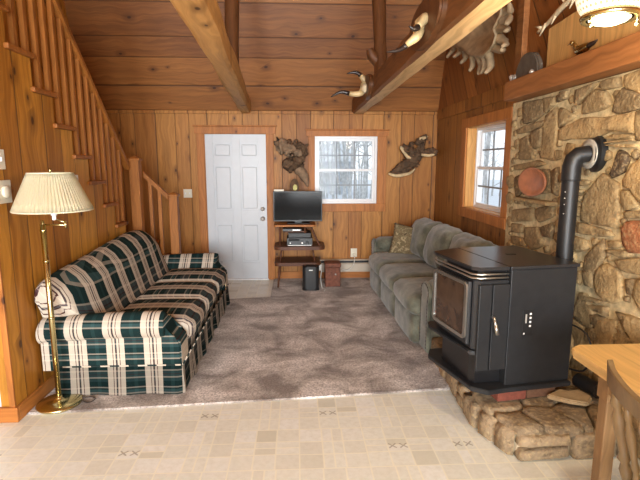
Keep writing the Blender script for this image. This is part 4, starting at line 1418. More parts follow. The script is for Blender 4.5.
# glass door on bay front:  plane x ~ -.205, y .065..49
dr = sprism('door', [(-.2005, .07), (-.212, .066), (-.224, .075), (-.231, .48), (-.222, .49), (-.208, .486)], .55, .935, m_iron, .003)
def door_x(y): return -.2245 - .0165 * (y - .075) / .405
bm = bmesh.new()
y0, y1, z0, z1, r_ = .095, .468, .60, .91, .03
def rr(y0, y1, z0, z1, r):
    out = []
    for cy, cz, a0 in ((y1 - r, z1 - r, 0), (y0 + r, z1 - r, 90), (y0 + r, z0 + r, 180), (y1 - r, z0 + r, 270)):
        for k in range(5):
            a = R(a0 + k * 22.5); out.append((cy + r * math.cos(a), cz + r * math.sin(a)))
    return out
O, I = rr(y0 - .022, y1 + .02, z0 - .022, z1 + .02, .035), rr(y0, y1, z0, z1, .02)
vo = [[bm.verts.new((door_x(y) - t, y, z)) for y, z in L] for L, t in ((O, .0), (O, .012), (I, .012), (I, .0))]
n = len(O)
for a in range(4):
    r0, r1 = vo[a], vo[(a + 1) % 4]
    for i in range(n): bm.faces.new((r0[i], r0[(i + 1) % n], r1[(i + 1) % n], r1[i]))
lobj('glass_frame', bm, m_chromed, dr)
bm = bmesh.new()
A = [bm.verts.new((door_x(y) - .003, y, z)) for y, z in rr(y0 + .001, y1 - .001, z0 + .001, z1 - .001, .02)]
B = [bm.verts.new((door_x(y) - .001, y, z)) for y, z in rr(y0 + .001, y1 - .001, z0 + .001, z1 - .001, .02)]
bm.faces.new(A); bm.faces.new(list(reversed(B)))
for i in range(len(A)): bm.faces.new((A[i], A[(i + 1) % len(A)], B[(i + 1) % len(A)], B[i]))
lobj('glass', bm, m_fire, dr)
# near side panel pieces: front cheek with seam and handle
sbx('side_cheek', -.10, .006, .006, .0295, .40, .925, m_iron, .003)
sbx('side_cheek', -.185, -.106, .008, .0315, .40, .925, m_iron, .003)
bm = bmesh.new()
add_tube(bm, [(-.103, .004, .735), (-.103, -.022, .735), (-.100, -.034, .70), (-.092, -.04, .645)], [.008, .009, .008, .008], 10)
add_tube(bm, [(-.100, -.034, .70), (-.090, -.042, .64)], [.011, .011], 10)
lobj('handle', bm, m_chromed, stv, smooth=True)
# ash lip shelf
lip = [(.0, .02), (-.16, .01), (-.215, .05), (-.26, .52), (-.23, .60), (.0, SW - .02)]
sprism('ash_lip', lip, .492, .518, m_iron, .006)
sprism('pedestal', [(.011, .07), (-.15, .08), (-.17, .12), (-.18, .46), (.011, SW - .08)], ZB + .031, .491, m_black)
plate = [(SD - .01, -.02), (.0, -.02), (-.12, -.035), (-.195, .04), (-.245, .54), (-.19, .64), (SD - .01, SW + .01)]
sprism('base_plate', plate, ZB, ZB + .03, m_iron, .005)
# control panel on near side
cp = sbx('control_panel', .105, .175, .007, .0105, .60, .76, m_blackm, .001)
for i, z in enumerate((.73, .705, .68, .655)):
    sbx('control_button', .147, .159, .004, .0075, z, z + .012, m_white, .001, cp)
sbx('display_slot', .120, .130, .005, .0075, .68, .735, m_nickel, .001, cp)
bm = bmesh.new(); add_box(bm, .112, .120, .005, .0072, .61, .62); lobj('indicator', bm, m_white, cp)

# bricks under the plate
for i, (x, y, m, lab) in enumerate(((1.20, 2.625, m_red, 'red brick under the near left corner of the stove base'), (1.40, 2.66, m_brownbrick, 'brown brick under the near right part of the stove base'),
                                   (1.15, 3.12, m_red, 'red brick under the far side of the stove base'))):
    bm = bmesh.new(); Mx = Matrix.Translation((x, y, 0)) @ Matrix.Rotation(SRZ, 4, 'Z')
    add_box(bm, 0, .19, -.02, .07, .197, .2615, Mx, .004)
    tag(obj('brick', bm, m), lab, 'brick', 'bricks under the stove')
# flat loose stone
bm = bmesh.new()
add_prism(bm, [(1.50, 2.60), (1.60, 2.52), (1.70, 2.50), (1.76, 2.56), (1.73, 2.66), (1.66, 2.63), (1.62, 2.67)], 2, .200, .232)
bmesh.ops.bevel(bm, geom=list(bm.edges), offset=.008, segments=2, affect='EDGES')
for v in bm.verts: v.co.z += .02 * noise.noise(v.co * 9) + .01
tag(obj('loose_stone', bm, m_flat), 'loose flat buff stone on the hearth right of the stove', 'stone')
# black canister
root = thing('canister', 'short black ribbed canister lying on the hearth below the table corner', 'canister', (1.79, 2.67, .2))
bm = bmesh.new()
add_tube(bm, [(1.775, 2.74, .262), (1.815, 2.60, .262)], [.046, .046], 20); obj('body', bm, m_black, root, smooth=True, angle=40)
bm = bmesh.new(); add_tube(bm, [(1.81, 2.612, .262), (1.818, 2.588, .262)], [.05, .05], 20); obj('cap', bm, m_black, root, smooth=True, angle=40)
# cable behind the stove
bm = bmesh.new()
add_tube(bm, smoothpath([(1.72, 2.80, .62), (1.78, 2.70, .58), (1.80, 2.66, .45), (1.78, 2.70, .34), (1.74, 2.78, .32)]), .006, 8)
tag(obj('cable', bm, m_black, smooth=True), 'black power cable hanging behind the stove by the stone wall', 'cable')

# ------------------------------------------------------------------ plaid sofa
ps = thing('plaid_sofa', 'green and cream plaid sofa against the wall under the stairs', 'sofa', (-1.25, 4.3, 0))
Y0, Y1 = 3.16, 5.44
# base / front rail with skirt
bm = bmesh.new()
add_box(bm, -1.66, -.86, 3.28, 5.30, .03, .30, None, .02)
obj('base', bm, m_plaid_y, ps, smooth=True, angle=40)
# skirt: wavy strip around front, ends
bm = bmesh.new()
def skirt_pts():
    pts = []
    x0, x1, y0, y1 = -1.68, -.815, 3.175, 5.425
    n = 90
    for i in range(30): pts.append((x0 + (x1 - x0) * i / 30, y0, (0, -1)))
    for i in range(n): pts.append((x1, y0 + (y1 - y0) * i / n, (1, 0)))
    for i in range(31): pts.append((x1 + (x0 - x1) * i / 30, y1, (0, 1)))
    return pts
sp_ = skirt_pts(); rows = []
for (z, amp, fl) in ((.225, 0, 0), (.215, .002, .004), (.12, .006, .008), (.018, .011, .014)):
    rows.append([bm.verts.new((x + nn[0] * (fl + amp * math.sin((x + y) * 17) + amp * .5 * math.sin((x * 2 + y) * 31)), y + nn[1] * (fl + amp * math.sin((x + y) * 17)), z)) for x, y, nn in sp_])
for r0, r1 in zip(rows, rows[1:]):
    for i in range(len(r0) - 1):
        f = bm.faces.new((r0[i], r0[i + 1], r1[i + 1], r1[i]))
        f.material_index = 0 if 30 <= i < 120 else 1
bmesh.ops.solidify(bm, geom=list(bm.faces), thickness=-.008)
obj('skirt', bm, [m_plaid_y, m_plaid_x], ps, smooth=True, angle=60)
# piping above skirt
bm = bmesh.new(); add_tube(bm, [(-1.68, 3.172, .227), (-.822, 3.172, .227)], .0055, 8); add_tube(bm, [(-.81, 3.18, .227), (-.81, 5.42, .227)], .0055, 8)
m_pipe = NT('cream_green_piping')
_o = m_pipe.xyz(); _s = m_pipe.math('FRACT', m_pipe.math('MULTIPLY', m_pipe.math('ADD', _o[0], _o[1]), 7.8))
m_pipe.base(m_pipe.mix(m_pipe.math('GREATER_THAN', _s, .5), CRM, GRN)); m_pipe.rough(.8)
obj('piping', bm, m_pipe.m, ps, smooth=True)


def rolled_arm(yo, yi, sgn):
    """outer face at yo, inner face yi; roll overhangs outward"""
    bm = bmesh.new()
    # profile in (y,z), swept along x
    def prof(xs, zt, rad, drop):
        yc = yo + sgn * (rad - .02)
        P = []
        P.append((yo + sgn * .03, .20))
        P.append((yo + sgn * .03, zt - 2 * rad + .02))
        for k in range(0, 13):
            a = R(-110 + k * (320 - 100) / 12 * 1.0)
            # angle measured so that it goes from under the outer side, over the top to the inner side
            P.append((yc - sgn * rad * math.cos(a), zt - rad + rad * math.sin(a)))
        P.append((yi, zt - rad * 1.5)); P.append((yi, .20))
        return P
    rows = []
    for (x, zt, rad) in ((-1.765, .55, .08), (-1.75, .575, .09), (-1.3, .60, .093), (-1.05, .605, .094), (-.95, .605, .095), (-.925, .60, .085), (-.918, .59, .06)):
        rows.append([bm.verts.new((x, p[0], p[1])) for p in prof(x, .605 - (.605 - zt), rad, 0)])
    m = len(rows[0])
    for r0, r1 in zip(rows, rows[1:]):
        for i in range(m - 1): bm.faces.new((r0[i], r0[i + 1], r1[i + 1], r1[i]))
        bm.faces.new((r0[m - 1], r0[0], r1[0], r1[m - 1]))
    bm.faces.new(rows[0]); bm.faces.new(list(reversed(rows[-1])))
    a = obj('arm', bm, m_plaid_x, ps, smooth=True, angle=50)
    # front panel below the scroll
    bm = bmesh.new()
    pro = [(-.93, .21), (-.815, .21), (-.815, .36), (-.825, .40), (-.86, .42), (-.895, .45), (-.915, .50), (-.93, .53)]
    A = add_prism(bm, [(x, z) for x, z in pro], 1, yo + sgn * .028, yi - sgn * .012)
    bmesh.ops.bevel(bm, geom=[e for e in bm.edges if abs(e.verts[0].co.y - e.verts[1].co.y) < 1e-5], offset=.012, segments=2, affect='EDGES')
    obj('arm_front', bm, m_plaid_x, ps, smooth=True, angle=50)


rolled_arm(3.145, 3.40, 1)
rolled_arm(5.455, 5.20, -1)
# seat cushions
for i in range(3):
    y0 = 3.405 + i * .598; y1 = y0 + .590
    bm = bmesh.new(); cushion(bm, (-1.115, (y0 + y1) / 2, .385), (.63, y1 - y0, .17), .06, .025, 10, puffaxes=(2, 0))
    obj('seat_cushion', bm, m_plaid_y, ps, smooth=True)
# camel back
bm = bmesh.new()
ns = 46; rows = []
ya, yb = 3.10, 5.49
HP = [(0, .74), (.012, .81), (.04, .85), (.1, .87), (.3, .895), (.5, .925), (.68, .945), (.8, .93), (.89, .87), (.95, .77), (.985, .66), (1, .58)]
for i in range(ns + 1):
    t = i / ns
    t = t - .035 * math.sin(2 * PI * t)
    y = ya + (yb - ya) * t
    e = abs(2 * t - 1)
    for (a0, h0), (a1, h1) in zip(HP, HP[1:]):
        if a0 <= t <= a1 + 1e-6: H = h0 + (h1 - h0) * (t - a0) / (a1 - a0); break
    lobe = abs(math.sin(PI * t * 3)) ** .35
    th = .5 + .5 * (1 - e ** 6)
    bul = .012 * lobe
    P = [(-1.745, .22), (-1.755, .5), (-1.757, .565), (-1.76, H - .10), (-1.745, H - .03), (-1.70, H), (-1.64, H - .008 + bul * .3), (-1.575, H - .055),
         (-1.535 + bul, H - .13), (-1.50 + bul, H - .25 if H - .25 > .5 else .5), (-1.44 + bul, .47), (-1.40, .42), (-1.40, .22)]
    P = [(-1.76 + (x + 1.76) * (th * .45 + .55), z) for x, z in P]
    rows.append([bm.verts.new((x, max(y, 3.10 + .0004 * i + .15 * max(0, min(1, (.76 - z) / .2))), z)) for x, z in P])
m = len(rows[0])
for r0, r1 in zip(rows, rows[1:]):
    for i in range(m): bm.faces.new((r0[i], r0[(i + 1) % m], r1[(i + 1) % m], r1[i]))
bm.faces.new(rows[0]); bm.faces.new(list(reversed(rows[-1])))
obj('backrest', bm, m_plaid_y, ps, smooth=True, angle=60)

# ------------------------------------------------------------------ sage sofa
gs = thing('sage_sofa', 'sage green microfibre sofa along the right wall beyond the stove', 'sofa', (1.45, 5.0, 0))
bm = bmesh.new(); add_box(bm, 1.04, 1.80, 3.80, 6.20, .02, .30, None, .02); obj('base', bm, m_sage, gs, smooth=True, angle=40)
B3 = [(4.0, 4.70), (4.71, 5.40), (5.41, 6.10)]
for y0, y1 in B3:
    bm = bmesh.new(); cushion(bm, (1.27, (y0 + y1) / 2, .37), (.62, y1 - y0, .19), .065, .03, 10, puffaxes=(2, 0), fold=.004); obj('seat_cushion', bm, m_sage, gs, smooth=True)
    bm = bmesh.new(); cushion(bm, (1.02, (y0 + y1) / 2, .155), (.10, y1 - y0 - .004, .27), .035, .015, 8, puffaxes=(0,)); obj('footrest_panel', bm, m_sage, gs, smooth=True)
    bm = bmesh.new()
    cushion(bm, (1.625, (y0 + y1) / 2, .685), (.22, y1 - y0 + .02, .50), .105, .07, 12, rot=Matrix.Rotation(R(14), 3, 'Y'), puffaxes=(0,), fold=.032)
    obj('back_cushion', bm, m_sage, gs, smooth=True)
bm = bmesh.new(); cushion(bm, (1.76, 5.05, .52), (.14, 2.2, .72), .06, .01, 10, rot=Matrix.Rotation(R(3), 3, 'Y'), puffaxes=(0,)); obj('back_frame', bm, m_sage, gs, smooth=True)


def pad_arm(yc, sgn):
    bm = bmesh.new()
    cushion(bm, (1.43, yc, .30), (.72, .20, .52), .05, .01, 8, puffaxes=(1,))
    a = obj('arm', bm, m_sage, gs, smooth=True)
    bm = bmesh.new()
    cushion(bm, (1.435, yc + sgn * .01, .555), (.75, .26, .17), .08, .01, 9, puffaxes=(2,))
    obj('arm_roll', bm, m_sage, gs, smooth=True)
    # scroll front plate
    bm = bmesh.new()
    pts = [(yc - .10, .03), (yc + .10, .03)]
    for k in range(11):
        a_ = R(-35 + k * 25); pts.append((yc + sgn * .01 + .118 * math.cos(a_), .545 + .085 * math.sin(a_)))
    add_prism(bm, pts, 0, 1.035, 1.06)
    bmesh.ops.bevel(bm, geom=[e for e in bm.edges if all(abs(v.co.x - 1.035) < 1e-5 for v in e.verts)], offset=.008, segments=2, affect='EDGES')
    fr = obj('scroll_panel', bm, m_sage, gs, smooth=True, angle=50)
    bm = bmesh.new()
    P = [(yc - .088, .06 + .4 * k / 13) for k in range(14)]
    P += [(yc + sgn * .01 + .103 * math.cos(R(205 - 21.8 * k)), .545 + .072 * math.sin(R(205 - 21.8 * k))) for k in range(12)]
    P += [(yc + .088, .46 - .4 * k / 13) for k in range(14)]
    Q, RR = [], []
    for p, q in zip(P, P[1:]):
        for t_ in (0, .3, .7): Q.append((1.035, p[0] + (q[0] - p[0]) * t_, p[1] + (q[1] - p[1]) * t_)); RR.append(.0062 if t_ in (.3,) else .0026)
    add_tube(bm, Q, RR, 6)
    obj('nailhead_trim', bm, m_horn, fr, smooth=True)


pad_arm(3.88, -1)
pad_arm(6.22, 1)
gs.rotation_euler = (0, 0, R(1.6))
gs.location = (1.465, 4.99, 0)
# throw pillow leaning on far arm
bm = bmesh.new()
g = bmesh.ops.create_grid(bm, x_segments=18, y_segments=18, size=1)
top = [v for v in bm.verts]
new = bmesh.ops.duplicate(bm, geom=list(bm.verts) + list(bm.edges) + list(bm.faces))
bot = [v for v in new['geom'] if isinstance(v, bmesh.types.BMVert)]
for L, s in ((top, 1), (bot, -1)):
    for v in L:
        x, y = v.co.x, v.co.y
        w = (max(0, (1 - x * x)) * max(0, (1 - y * y))) ** .42
        pin = 1 - .07 * ((1 - x * x) * abs(y) + (1 - y * y) * abs(x))
        v.co = Vector((x * .20 * pin, y * .20 * pin, s * .075 * w))
bmesh.ops.remove_doubles(bm, verts=bm.verts, dist=.0005)
Mp = Matrix.Translation((1.46, 5.90, .63)) @ Matrix.Rotation(R(-12), 4, 'Z') @ Matrix.Rotation(R(68), 4, 'X') @ Matrix.Rotation(R(-10), 4, 'Z') @ Matrix.Diagonal((1.3, 1.05, 1, 1))
bmesh.ops.transform(bm, matrix=Mp, verts=bm.verts)
tag(obj('throw_pillow', bm, m_pillow, smooth=True), 'brown and cream patterned throw pillow against the far arm of the sage sofa', 'pillow')

# ------------------------------------------------------------------ floor lamp
LX, LY = -1.615, 3.06
fl = thing('floor_lamp', 'brass swing arm floor lamp with cream pleated shade beside the plaid sofa', 'lamp', (LX, LY, .0145))
bm = bmesh.new(); add_lathe(bm, [(.138, 0), (.142, .008), (.135, .018), (.06, .026), (.03, .034), (.02, .045), (.0185, .06)], (LX, LY, .0155), 44)
obj('base', bm, m_brass, fl, smooth=True)
bm = bmesh.new(); add_tube(bm, [(LX, LY, .06), (LX, LY, 1.24)], .0175, 16)
for z in (.62, 1.0, 1.2): add_lathe(bm, [(.0175, z - .008), (.021, z), (.0175, z + .008)], (LX, LY, 0), 16)
obj('pole', bm, m_brass, fl, smooth=True)
bm = bmesh.new()
EX, EY = -1.455, 3.02
SHX, SHY = -1.525, 3.03
add_tube(bm, [(LX, LY, 1.235), (EX, EY, 1.238)], .005, 8)
add_tube(bm, [(LX, LY, 1.205), (LX, LY, 1.265)], .009, 10)
add_tube(bm, [(EX, EY, 1.22), (EX, EY, 1.262)], .008, 10)
add_tube(bm, [(EX, EY, 1.256), (SHX, SHY, 1.275)], .005, 8)
obj('swing_arm', bm, m_brass, fl, smooth=True)
bm = bmesh.new(); add_tube(bm, [(SHX, SHY, 1.27), (SHX, SHY, 1.30)], .012, 12); add_tube(bm, [(SHX, SHY, 1.2995), (SHX, SHY, 1.36)], .018, 14)
obj('socket', bm, m_white, fl, smooth=True, angle=40)
bm = bmesh.new()
nple = 64; seg = nple * 4
prof = [(.238, 1.318), (.146, 1.560)]
rings = []
for (r, z) in [(.226, 1.334), (.201, 1.39), (.176, 1.447), (.151, 1.503), (.126, 1.560)]:
    rings.append([bm.verts.new((SHX + (r + .005 * math.sin(nple * a)) * math.cos(a), SHY + (r + .005 * math.sin(nple * a)) * math.sin(a), z)) for a in [2 * PI * k / seg for k in range(seg)]])
for r0, r1 in zip(rings, rings[1:]):
    for k in range(seg): bm.faces.new((r0[k], r0[(k + 1) % seg], r1[(k + 1) % seg], r1[k]))
bmesh.ops.solidify(bm, geom=list(bm.faces), thickness=.002)
shd = obj('lamp_shade', bm, m_shadef, fl, smooth=True)
bm = bmesh.new()
for r, z in ((.226, 1.332), (.126, 1.562)):
    add_tube(bm, [(SHX + r * math.cos(a), SHY + r * math.sin(a), z) for a in [2 * PI * k / 48 for k in range(49)]], .004, 6, False)
obj('shade_trim', bm, m_shadef, shd, smooth=True)
bm = bmesh.new()
add_tube(bm, [(SHX, SHY, 1.36), (SHX, SHY, 1.565)], .003, 6)
for a in (0, 2.09, 4.19): add_tube(bm, [(SHX, SHY, 1.558), (SHX + .125 * math.cos(a), SHY + .125 * math.sin(a), 1.56)], .002, 6)
add_lathe(bm, [(.003, 1.56), (.008, 1.568), (.009, 1.578), (.005, 1.59), (0, 1.593)], (SHX, SHY, 0), 12)
obj('finial', bm, m_brass, fl, smooth=True)
bm = bmesh.new()
add_tube(bm, smoothpath([(-1.50, 3.12, .021), (-1.44, 3.14, .019), (-1.40, 3.11, .019), (-1.42, 3.06, .019), (-1.47, 3.08, .02)]), .003, 6)
obj('cord', bm, m_horn, fl, smooth=True)

# ------------------------------------------------------------------ TV corner
sx0, sx1, sy0, sy1 = -.295, .235, 6.02, 6.42
tv_s = thing('tv_stand', 'dark three tier stand under the television', 'stand', (0, 6.2, .014))


def oval(x0, x1, y0, y1, r, n=6):
    out = []
    for cx, cy, a0 in ((x1 - r, y1 - r, 0), (x0 + r, y1 - r, 90), (x0 + r, y0 + r, 180), (x1 - r, y0 + r, 270)):
        for k in range(n + 1):
            a = R(a0 + k * 90 / n); out.append((cx + r * math.cos(a), cy + r * math.sin(a)))
    return out


def shelf(x0, x1, y0, y1, z0, z1, r, name='shelf', mat=None):
    bm = bmesh.new(); add_prism(bm, oval(x0, x1, y0, y1, r), 2, z0, z1)
    obj(name, bm, mat or m_stand, tv_s, smooth=True, angle=40)


shelf(-.30, .24, 6.06, 6.42, .812, .835, .03, 'top_shelf', m_trimh)
shelf(-.30, .36, 6.0, 6.42, .515, .56, .09)
shelf(-.30, .30, 6.02, 6.42, .30, .345, .07)
shelf(-.17, .13, 6.10, 6.38, .735, .75, .02, 'device_shelf')
for y in (6.09, 6.37):
    for x in (-.225, .10):
        bm = bmesh.new(); add_tube(bm, [(x, y, .561), (x, y, .811)], .013, 10); obj('post', bm, m_stand, tv_s, smooth=True)
    bm = bmesh.new(); add_tube(bm, smoothpath([(.185, y, .811), (.215, y, .72), (.27, y, .60), (.30, y, .561)]), .009, 8); obj('post', bm, m_stand, tv_s, smooth=True)
    for x in (-.20, .20):
        bm = bmesh.new(); add_tube(bm, [(x - .03 * (1 if x < 0 else -1), y, .346), (x, y, .514)], .013, 10); obj('post', bm, m_stand, tv_s, smooth=True)
for y, yy in ((6.07, 6.03), (6.37, 6.40)):
    for x, xx in ((-.23, -.255), (.2, .24)):
        bm = bmesh.new(); add_tube(bm, [(x, y, .299), (xx, yy, .015)], [.016, .011], 10); obj('leg', bm, m_stand, tv_s, smooth=True)

tv = thing('television', 'black flat screen television standing on top of the dark stand', 'television', (0, 6.24, .836))
bm = bmesh.new(); add_box(bm, -.312, .335, 6.225, 6.265, .862, 1.262, None, .005)
add_box(bm, -.2, .2, 6.265, 6.30, .90, 1.16, None, .01); obj('housing', bm, m_black, tv)
bm = bmesh.new(); add_box(bm, -.300, .323, 6.2225, 6.2255, .880, 1.250); obj('screen', bm, m_screen, tv)
bm = bmesh.new(); add_box(bm, -.13, .17, 6.15, 6.33, .8365, .848, None, .005); add_box(bm, -.03, .06, 6.235, 6.255, .847, .87); obj('foot', bm, m_black, tv)
# set top box, small white box, ornament on TV
bm = bmesh.new(); add_box(bm, -.19, .06, 6.08, 6.28, .751, .785, None, .004)
b_ = tag(obj('set_top_box', bm, m_black), 'flat black box on the little shelf right below the television', 'electronics')
bm = bmesh.new(); add_box(bm, -.06, .04, 6.077, 6.0795, .762, .772); obj('front_strip', bm, m_nickel, b_)
rc = thing('stereo_receiver', 'black stereo receiver on the middle tier of the stand', 'stereo', (-.02, 6.2, .561))
bm = bmesh.new(); add_box(bm, -.135, .20, 6.06, 6.34, .566, .665, None, .005); obj('body', bm, m_black, rc)
bm = bmesh.new(); add_box(bm, -.115, .18, 6.07, 6.33, .6655, .73, None, .006); obj('upper_deck', bm, m_blackm, rc)
bm = bmesh.new(); add_box(bm, -.11, .03, 6.0575, 6.0605, .628, .652); obj('display', bm, m_screen, rc)
for x, r in ((.13, .02), (.065, .011), (-.09, .009)):
    bm = bmesh.new(); add_lathe(bm, [(r, 0), (r, -.014), (r * .8, -.018), (0, -.018)], (x, 6.0605, .60), 16, 'y'); obj('knob', bm, m_nickel if r < .02 else m_blackm, rc, smooth=True, angle=40)
bm = bmesh.new(); add_box(bm, -.12, .185, 6.056, 6.0605, .567, .572)
obj('trim_strip', bm, m_nickel, rc)
bm = bmesh.new(); add_box(bm, -.30, -.17, 6.228, 6.262, 1.2625, 1.285, None, .003)
tag(obj('white_box', bm, m_ivory), 'small flat white box lying on the left end of the television', 'box')
fg = thing('figurine', 'small dark arched figurine with pale yellow face on top of the television', 'figurine', (-.03, 6.245, 1.2625))
bm = bmesh.new()
pr_ = [(-.088, 1.2625), (.028, 1.2625), (.035, 1.33), (.02, 1.39), (-.012, 1.425), (-.045, 1.425), (-.078, 1.39), (-.095, 1.33)]
add_prism(bm, pr_, 1, 6.232, 6.262); bmesh.ops.bevel(bm, geom=list(bm.edges), offset=.008, segments=2, affect='EDGES'); obj('body', bm, m_bark, fg, smooth=True, angle=50)
bm = bmesh.new(); bmesh.ops.create_uvsphere(bm, u_segments=16, v_segments=10, radius=1, matrix=Matrix.Translation((-.022, 6.232, 1.31)) @ Matrix.Diagonal((.03, .012, .04, 1)))
obj('face', bm, m_yell, fg, smooth=True)

# subwoofer
sw = thing('speaker', 'upright black speaker on the carpet in front of the stand', 'speaker', (.17, 5.97, .0145))
bm = bmesh.new(); add_prism(bm, oval(.065, .275, 5.86, 6.00, .05), 2, .0265, .325)
bmesh.ops.bevel(bm, geom=[e for e in bm.edges if abs(e.verts[0].co.z - e.verts[1].co.z) < 1e-5], offset=.012, segments=2, affect='EDGES')
obj('cabinet', bm, m_blackm, sw, smooth=True, angle=50)
bm = bmesh.new(); add_prism(bm, oval(.06, .28, 5.855, 5.999, .05), 2, .0152, .028); obj('foot', bm, m_black, sw, smooth=True, angle=50)
bm = bmesh.new(); add_box(bm, .145, .195, 5.857, 5.8605, .275, .287); obj('badge', bm, m_nickel, sw)
bm = bmesh.new(); add_prism(bm, oval(.095, .245, 5.857, 5.90, .02), 2, .05, .25); bm.free()
# woven box
wb = thing('storage_box', 'reddish brown woven storage box on the carpet by the heater', 'box', (.46, 6.1, .0145))
bm = bmesh.new(); add_box(bm, .365, .565, 6.03, 6.24, .0152, .27, None, .01); obj('body', bm, m_box, wb)
bm = bmesh.new(); add_box(bm, .360, .572, 6.025, 6.245, .271, .33, None, .012); obj('lid', bm, m_box, wb)
bm = bmesh.new(); add_lathe(bm, [(.012, 0), (.012, -.008), (.006, -.014), (0, -.015)], (.50, 6.03, .185), 12, 'y'); obj('clasp', bm, m_nickel, wb, smooth=True)
# white charger + cords
bm = bmesh.new()
add_tube(bm, smoothpath([(.30, 6.12, .30), (.315, 6.09, .22), (.305, 6.05, .12), (.32, 5.99, .02), (.36, 5.90, .02), (.34, 5.82, .02)]), .005, 8)
add_box(bm, .285, .32, 6.10, 6.13, .22, .30, None, .004)
tag(obj('power_cord', bm, m_cord_w, smooth=True, angle=50), 'white cord dropping behind the black speaker onto the carpet', 'cord')

# baseboard heater
bh = thing('baseboard_heater', 'long cream baseboard heater low on the back wall', 'heater', (.7, 6.5, .112))
bm = bmesh.new()
hx0, hx1 = .33, 1.35
add_prism(bm, [(6.532, .112), (6.475, .112), (6.47, .13), (6.47, .225), (6.485, .24), (6.532, .24)], 0, hx0, hx1)
obj('front_panel', bm, m_heat, bh)
bm = bmesh.new(); add_box(bm, hx0, hx1, 6.49, 6.53, .2405, .275); obj('vent_slot', bm, m_black, bh)
bm = bmesh.new(); add_box(bm, hx0 - .03, hx1, 6.465, 6.531, .2755, .29, None, .003); obj('top_cap', bm, m_heat, bh)
# outlet + plug
ol = thing('wall_outlet', 'white wall outlet with a plugged in cord under the back window', 'outlet', (.80, 6.54, .29))
bm = bmesh.new(); add_box(bm, .755, .845, 6.539, 6.5492, .31, .435, None, .003); obj('cover_plate', bm, m_ivory, ol)
bm = bmesh.new(); add_box(bm, .782, .82, 6.50, 6.5388, .325, .365, None, .005); obj('plug', bm, m_ivory, ol)
bm = bmesh.new(); add_tube(bm, smoothpath([(.80, 6.498, .34), (.80, 6.45, .30), (.78, 6.43, .22), (.70, 6.42, .15), (.62, 6.40, .17)]), .005, 8); obj('cord', bm, m_cord_w, ol, smooth=True)


def switch(name, label, cat, axis, pos, w, h, toggles=1):
    root = thing(name, label, cat, pos)
    x, y, z = pos
    bm = bmesh.new()
    if axis == 1: add_box(bm, x - w / 2, x + w / 2, y - .008, y - .0008, z, z + h, None, .003)
    else: add_box(bm, x + .0008, x + .008, y - w / 2, y + w / 2, z, z + h, None, .003)
    obj('cover_plate', bm, m_ivory, root)
    for k in range(toggles):
        o = (k - (toggles - 1) / 2) * w / toggles
        bm = bmesh.new()
        if axis == 1: add_box(bm, x + o - .006, x + o + .006, y - .018, y - .0082, z + h * .4, z + h * .62, None, .002)
        else: add_box(bm, x + .0082, x + .018, y + o - .006, y + o + .006, z + h * .4, z + h * .62, None, .002)
        obj('toggle', bm, m_white, root)


switch('light_switch', 'ivory double light switch on the wall left of the white door', 'switch', 1, (-1.487, YB, 1.16), .115, .115, 2)
switch('light_switch', 'ivory light switch upper left of the pleated lamp shade', 'switch', 0, (XL, 2.975, 1.585), .09, .12, 1)
th = thing('thermostat', 'cream round dial thermostat beside the pleated lamp shade at the left edge', 'thermostat', (XL, 2.98, 1.38))
bm = bmesh.new(); add_box(bm, XL + .0008, XL + .01, 2.91, 3.05, 1.38, 1.52, None, .003); obj('wall_plate', bm, m_ivory, th)
bm = bmesh.new(); add_lathe(bm, [(.036, .0105), (.036, .024), (.028, .03), (0, .031)], (XL, 2.985, 1.45), 24, 'x'); obj('dial', bm, m_ivory, th, smooth=True, angle=40)
bm = bmesh.new(); add_box(bm, XL + .0008, XL + .022, 3.87, 3.95, 1.40, 1.53, None, .004)
w_ = tag(obj('wall_control', bm, m_white), 'white wall control with red mark just behind the lamp shade', 'control')
bm = bmesh.new(); add_box(bm, XL + .0222, XL + .0245, 3.895, 3.925, 1.485, 1.505); obj('red_mark', bm, m_red, w_)


# ------------------------------------------------------------------ driftwood wall mounts
def blobtube(bm, P, rr, seed, amp=.3, seg=12):
    pts = smoothpath(P, 4); rad = radpath(rr, 4)
    rings = add_tube(bm, pts, rad, seg)
    for i, ring in enumerate(rings):
        for v in ring:
            d = v.co - pts[i]
            v.co = pts[i] + d * (1 + amp * noise.noise(v.co * 22 + Vector((seed, 0, 0))) * 1.5)


def roughen(bm, amp, sc, cuts=1, seed=0):
    bmesh.ops.subdivide_edges(bm, edges=list(bm.edges), cuts=cuts, use_grid_fill=True)
    bm.normal_update()
    for v in bm.verts:
        p = v.co * sc + Vector((seed, seed, 0))
        n_ = noise.noise(p) + .6 * noise.noise(p * 2.3)
        v.co += v.normal * (n_ * amp - (amp * 1.2 if n_ < -.35 else 0))


def W8(u, v, y): return measure(370 + u / 8, 120 + v / 8, 1, y)


dw = thing('driftwood_mount', 'gnarled dark driftwood with cream edges mounted right of the back window', 'driftwood', (1.55, 6.5, 1.5), 0, 'driftwood pieces on the back wall')
bm = bmesh.new()
blobtube(bm, [W8(165, 425, 6.47), W8(240, 395, 6.45), W8(300, 360, 6.43), W8(350, 320, 6.42), W8(380, 270, 6.42)], [.03, .075, .085, .08, .07], 1)
blobtube(bm, [W8(255, 215, 6.44), W8(300, 250, 6.42), W8(345, 275, 6.42), W8(385, 290, 6.42)], [.045, .08, .085, .06], 2)
blobtube(bm, [W8(385, 290, 6.42), W8(410, 210, 6.42), W8(400, 160, 6.42), W8(450, 140, 6.42)], [.06, .05, .05, .04], 3)
blobtube(bm, [W8(385, 270, 6.42), W8(440, 262, 6.42), W8(500, 258, 6.42), W8(530, 262, 6.42)], [.06, .05, .055, .035], 4)
blobtube(bm, [W8(320, 240, 6.42), W8(330, 200, 6.42), W8(350, 180, 6.42)], [.05, .035, .015], 5)
blobtube(bm, [W8(360, 350, 6.42), W8(385, 370, 6.43)], [.04, .02], 6)
roughen(bm, .022, 17, 1)
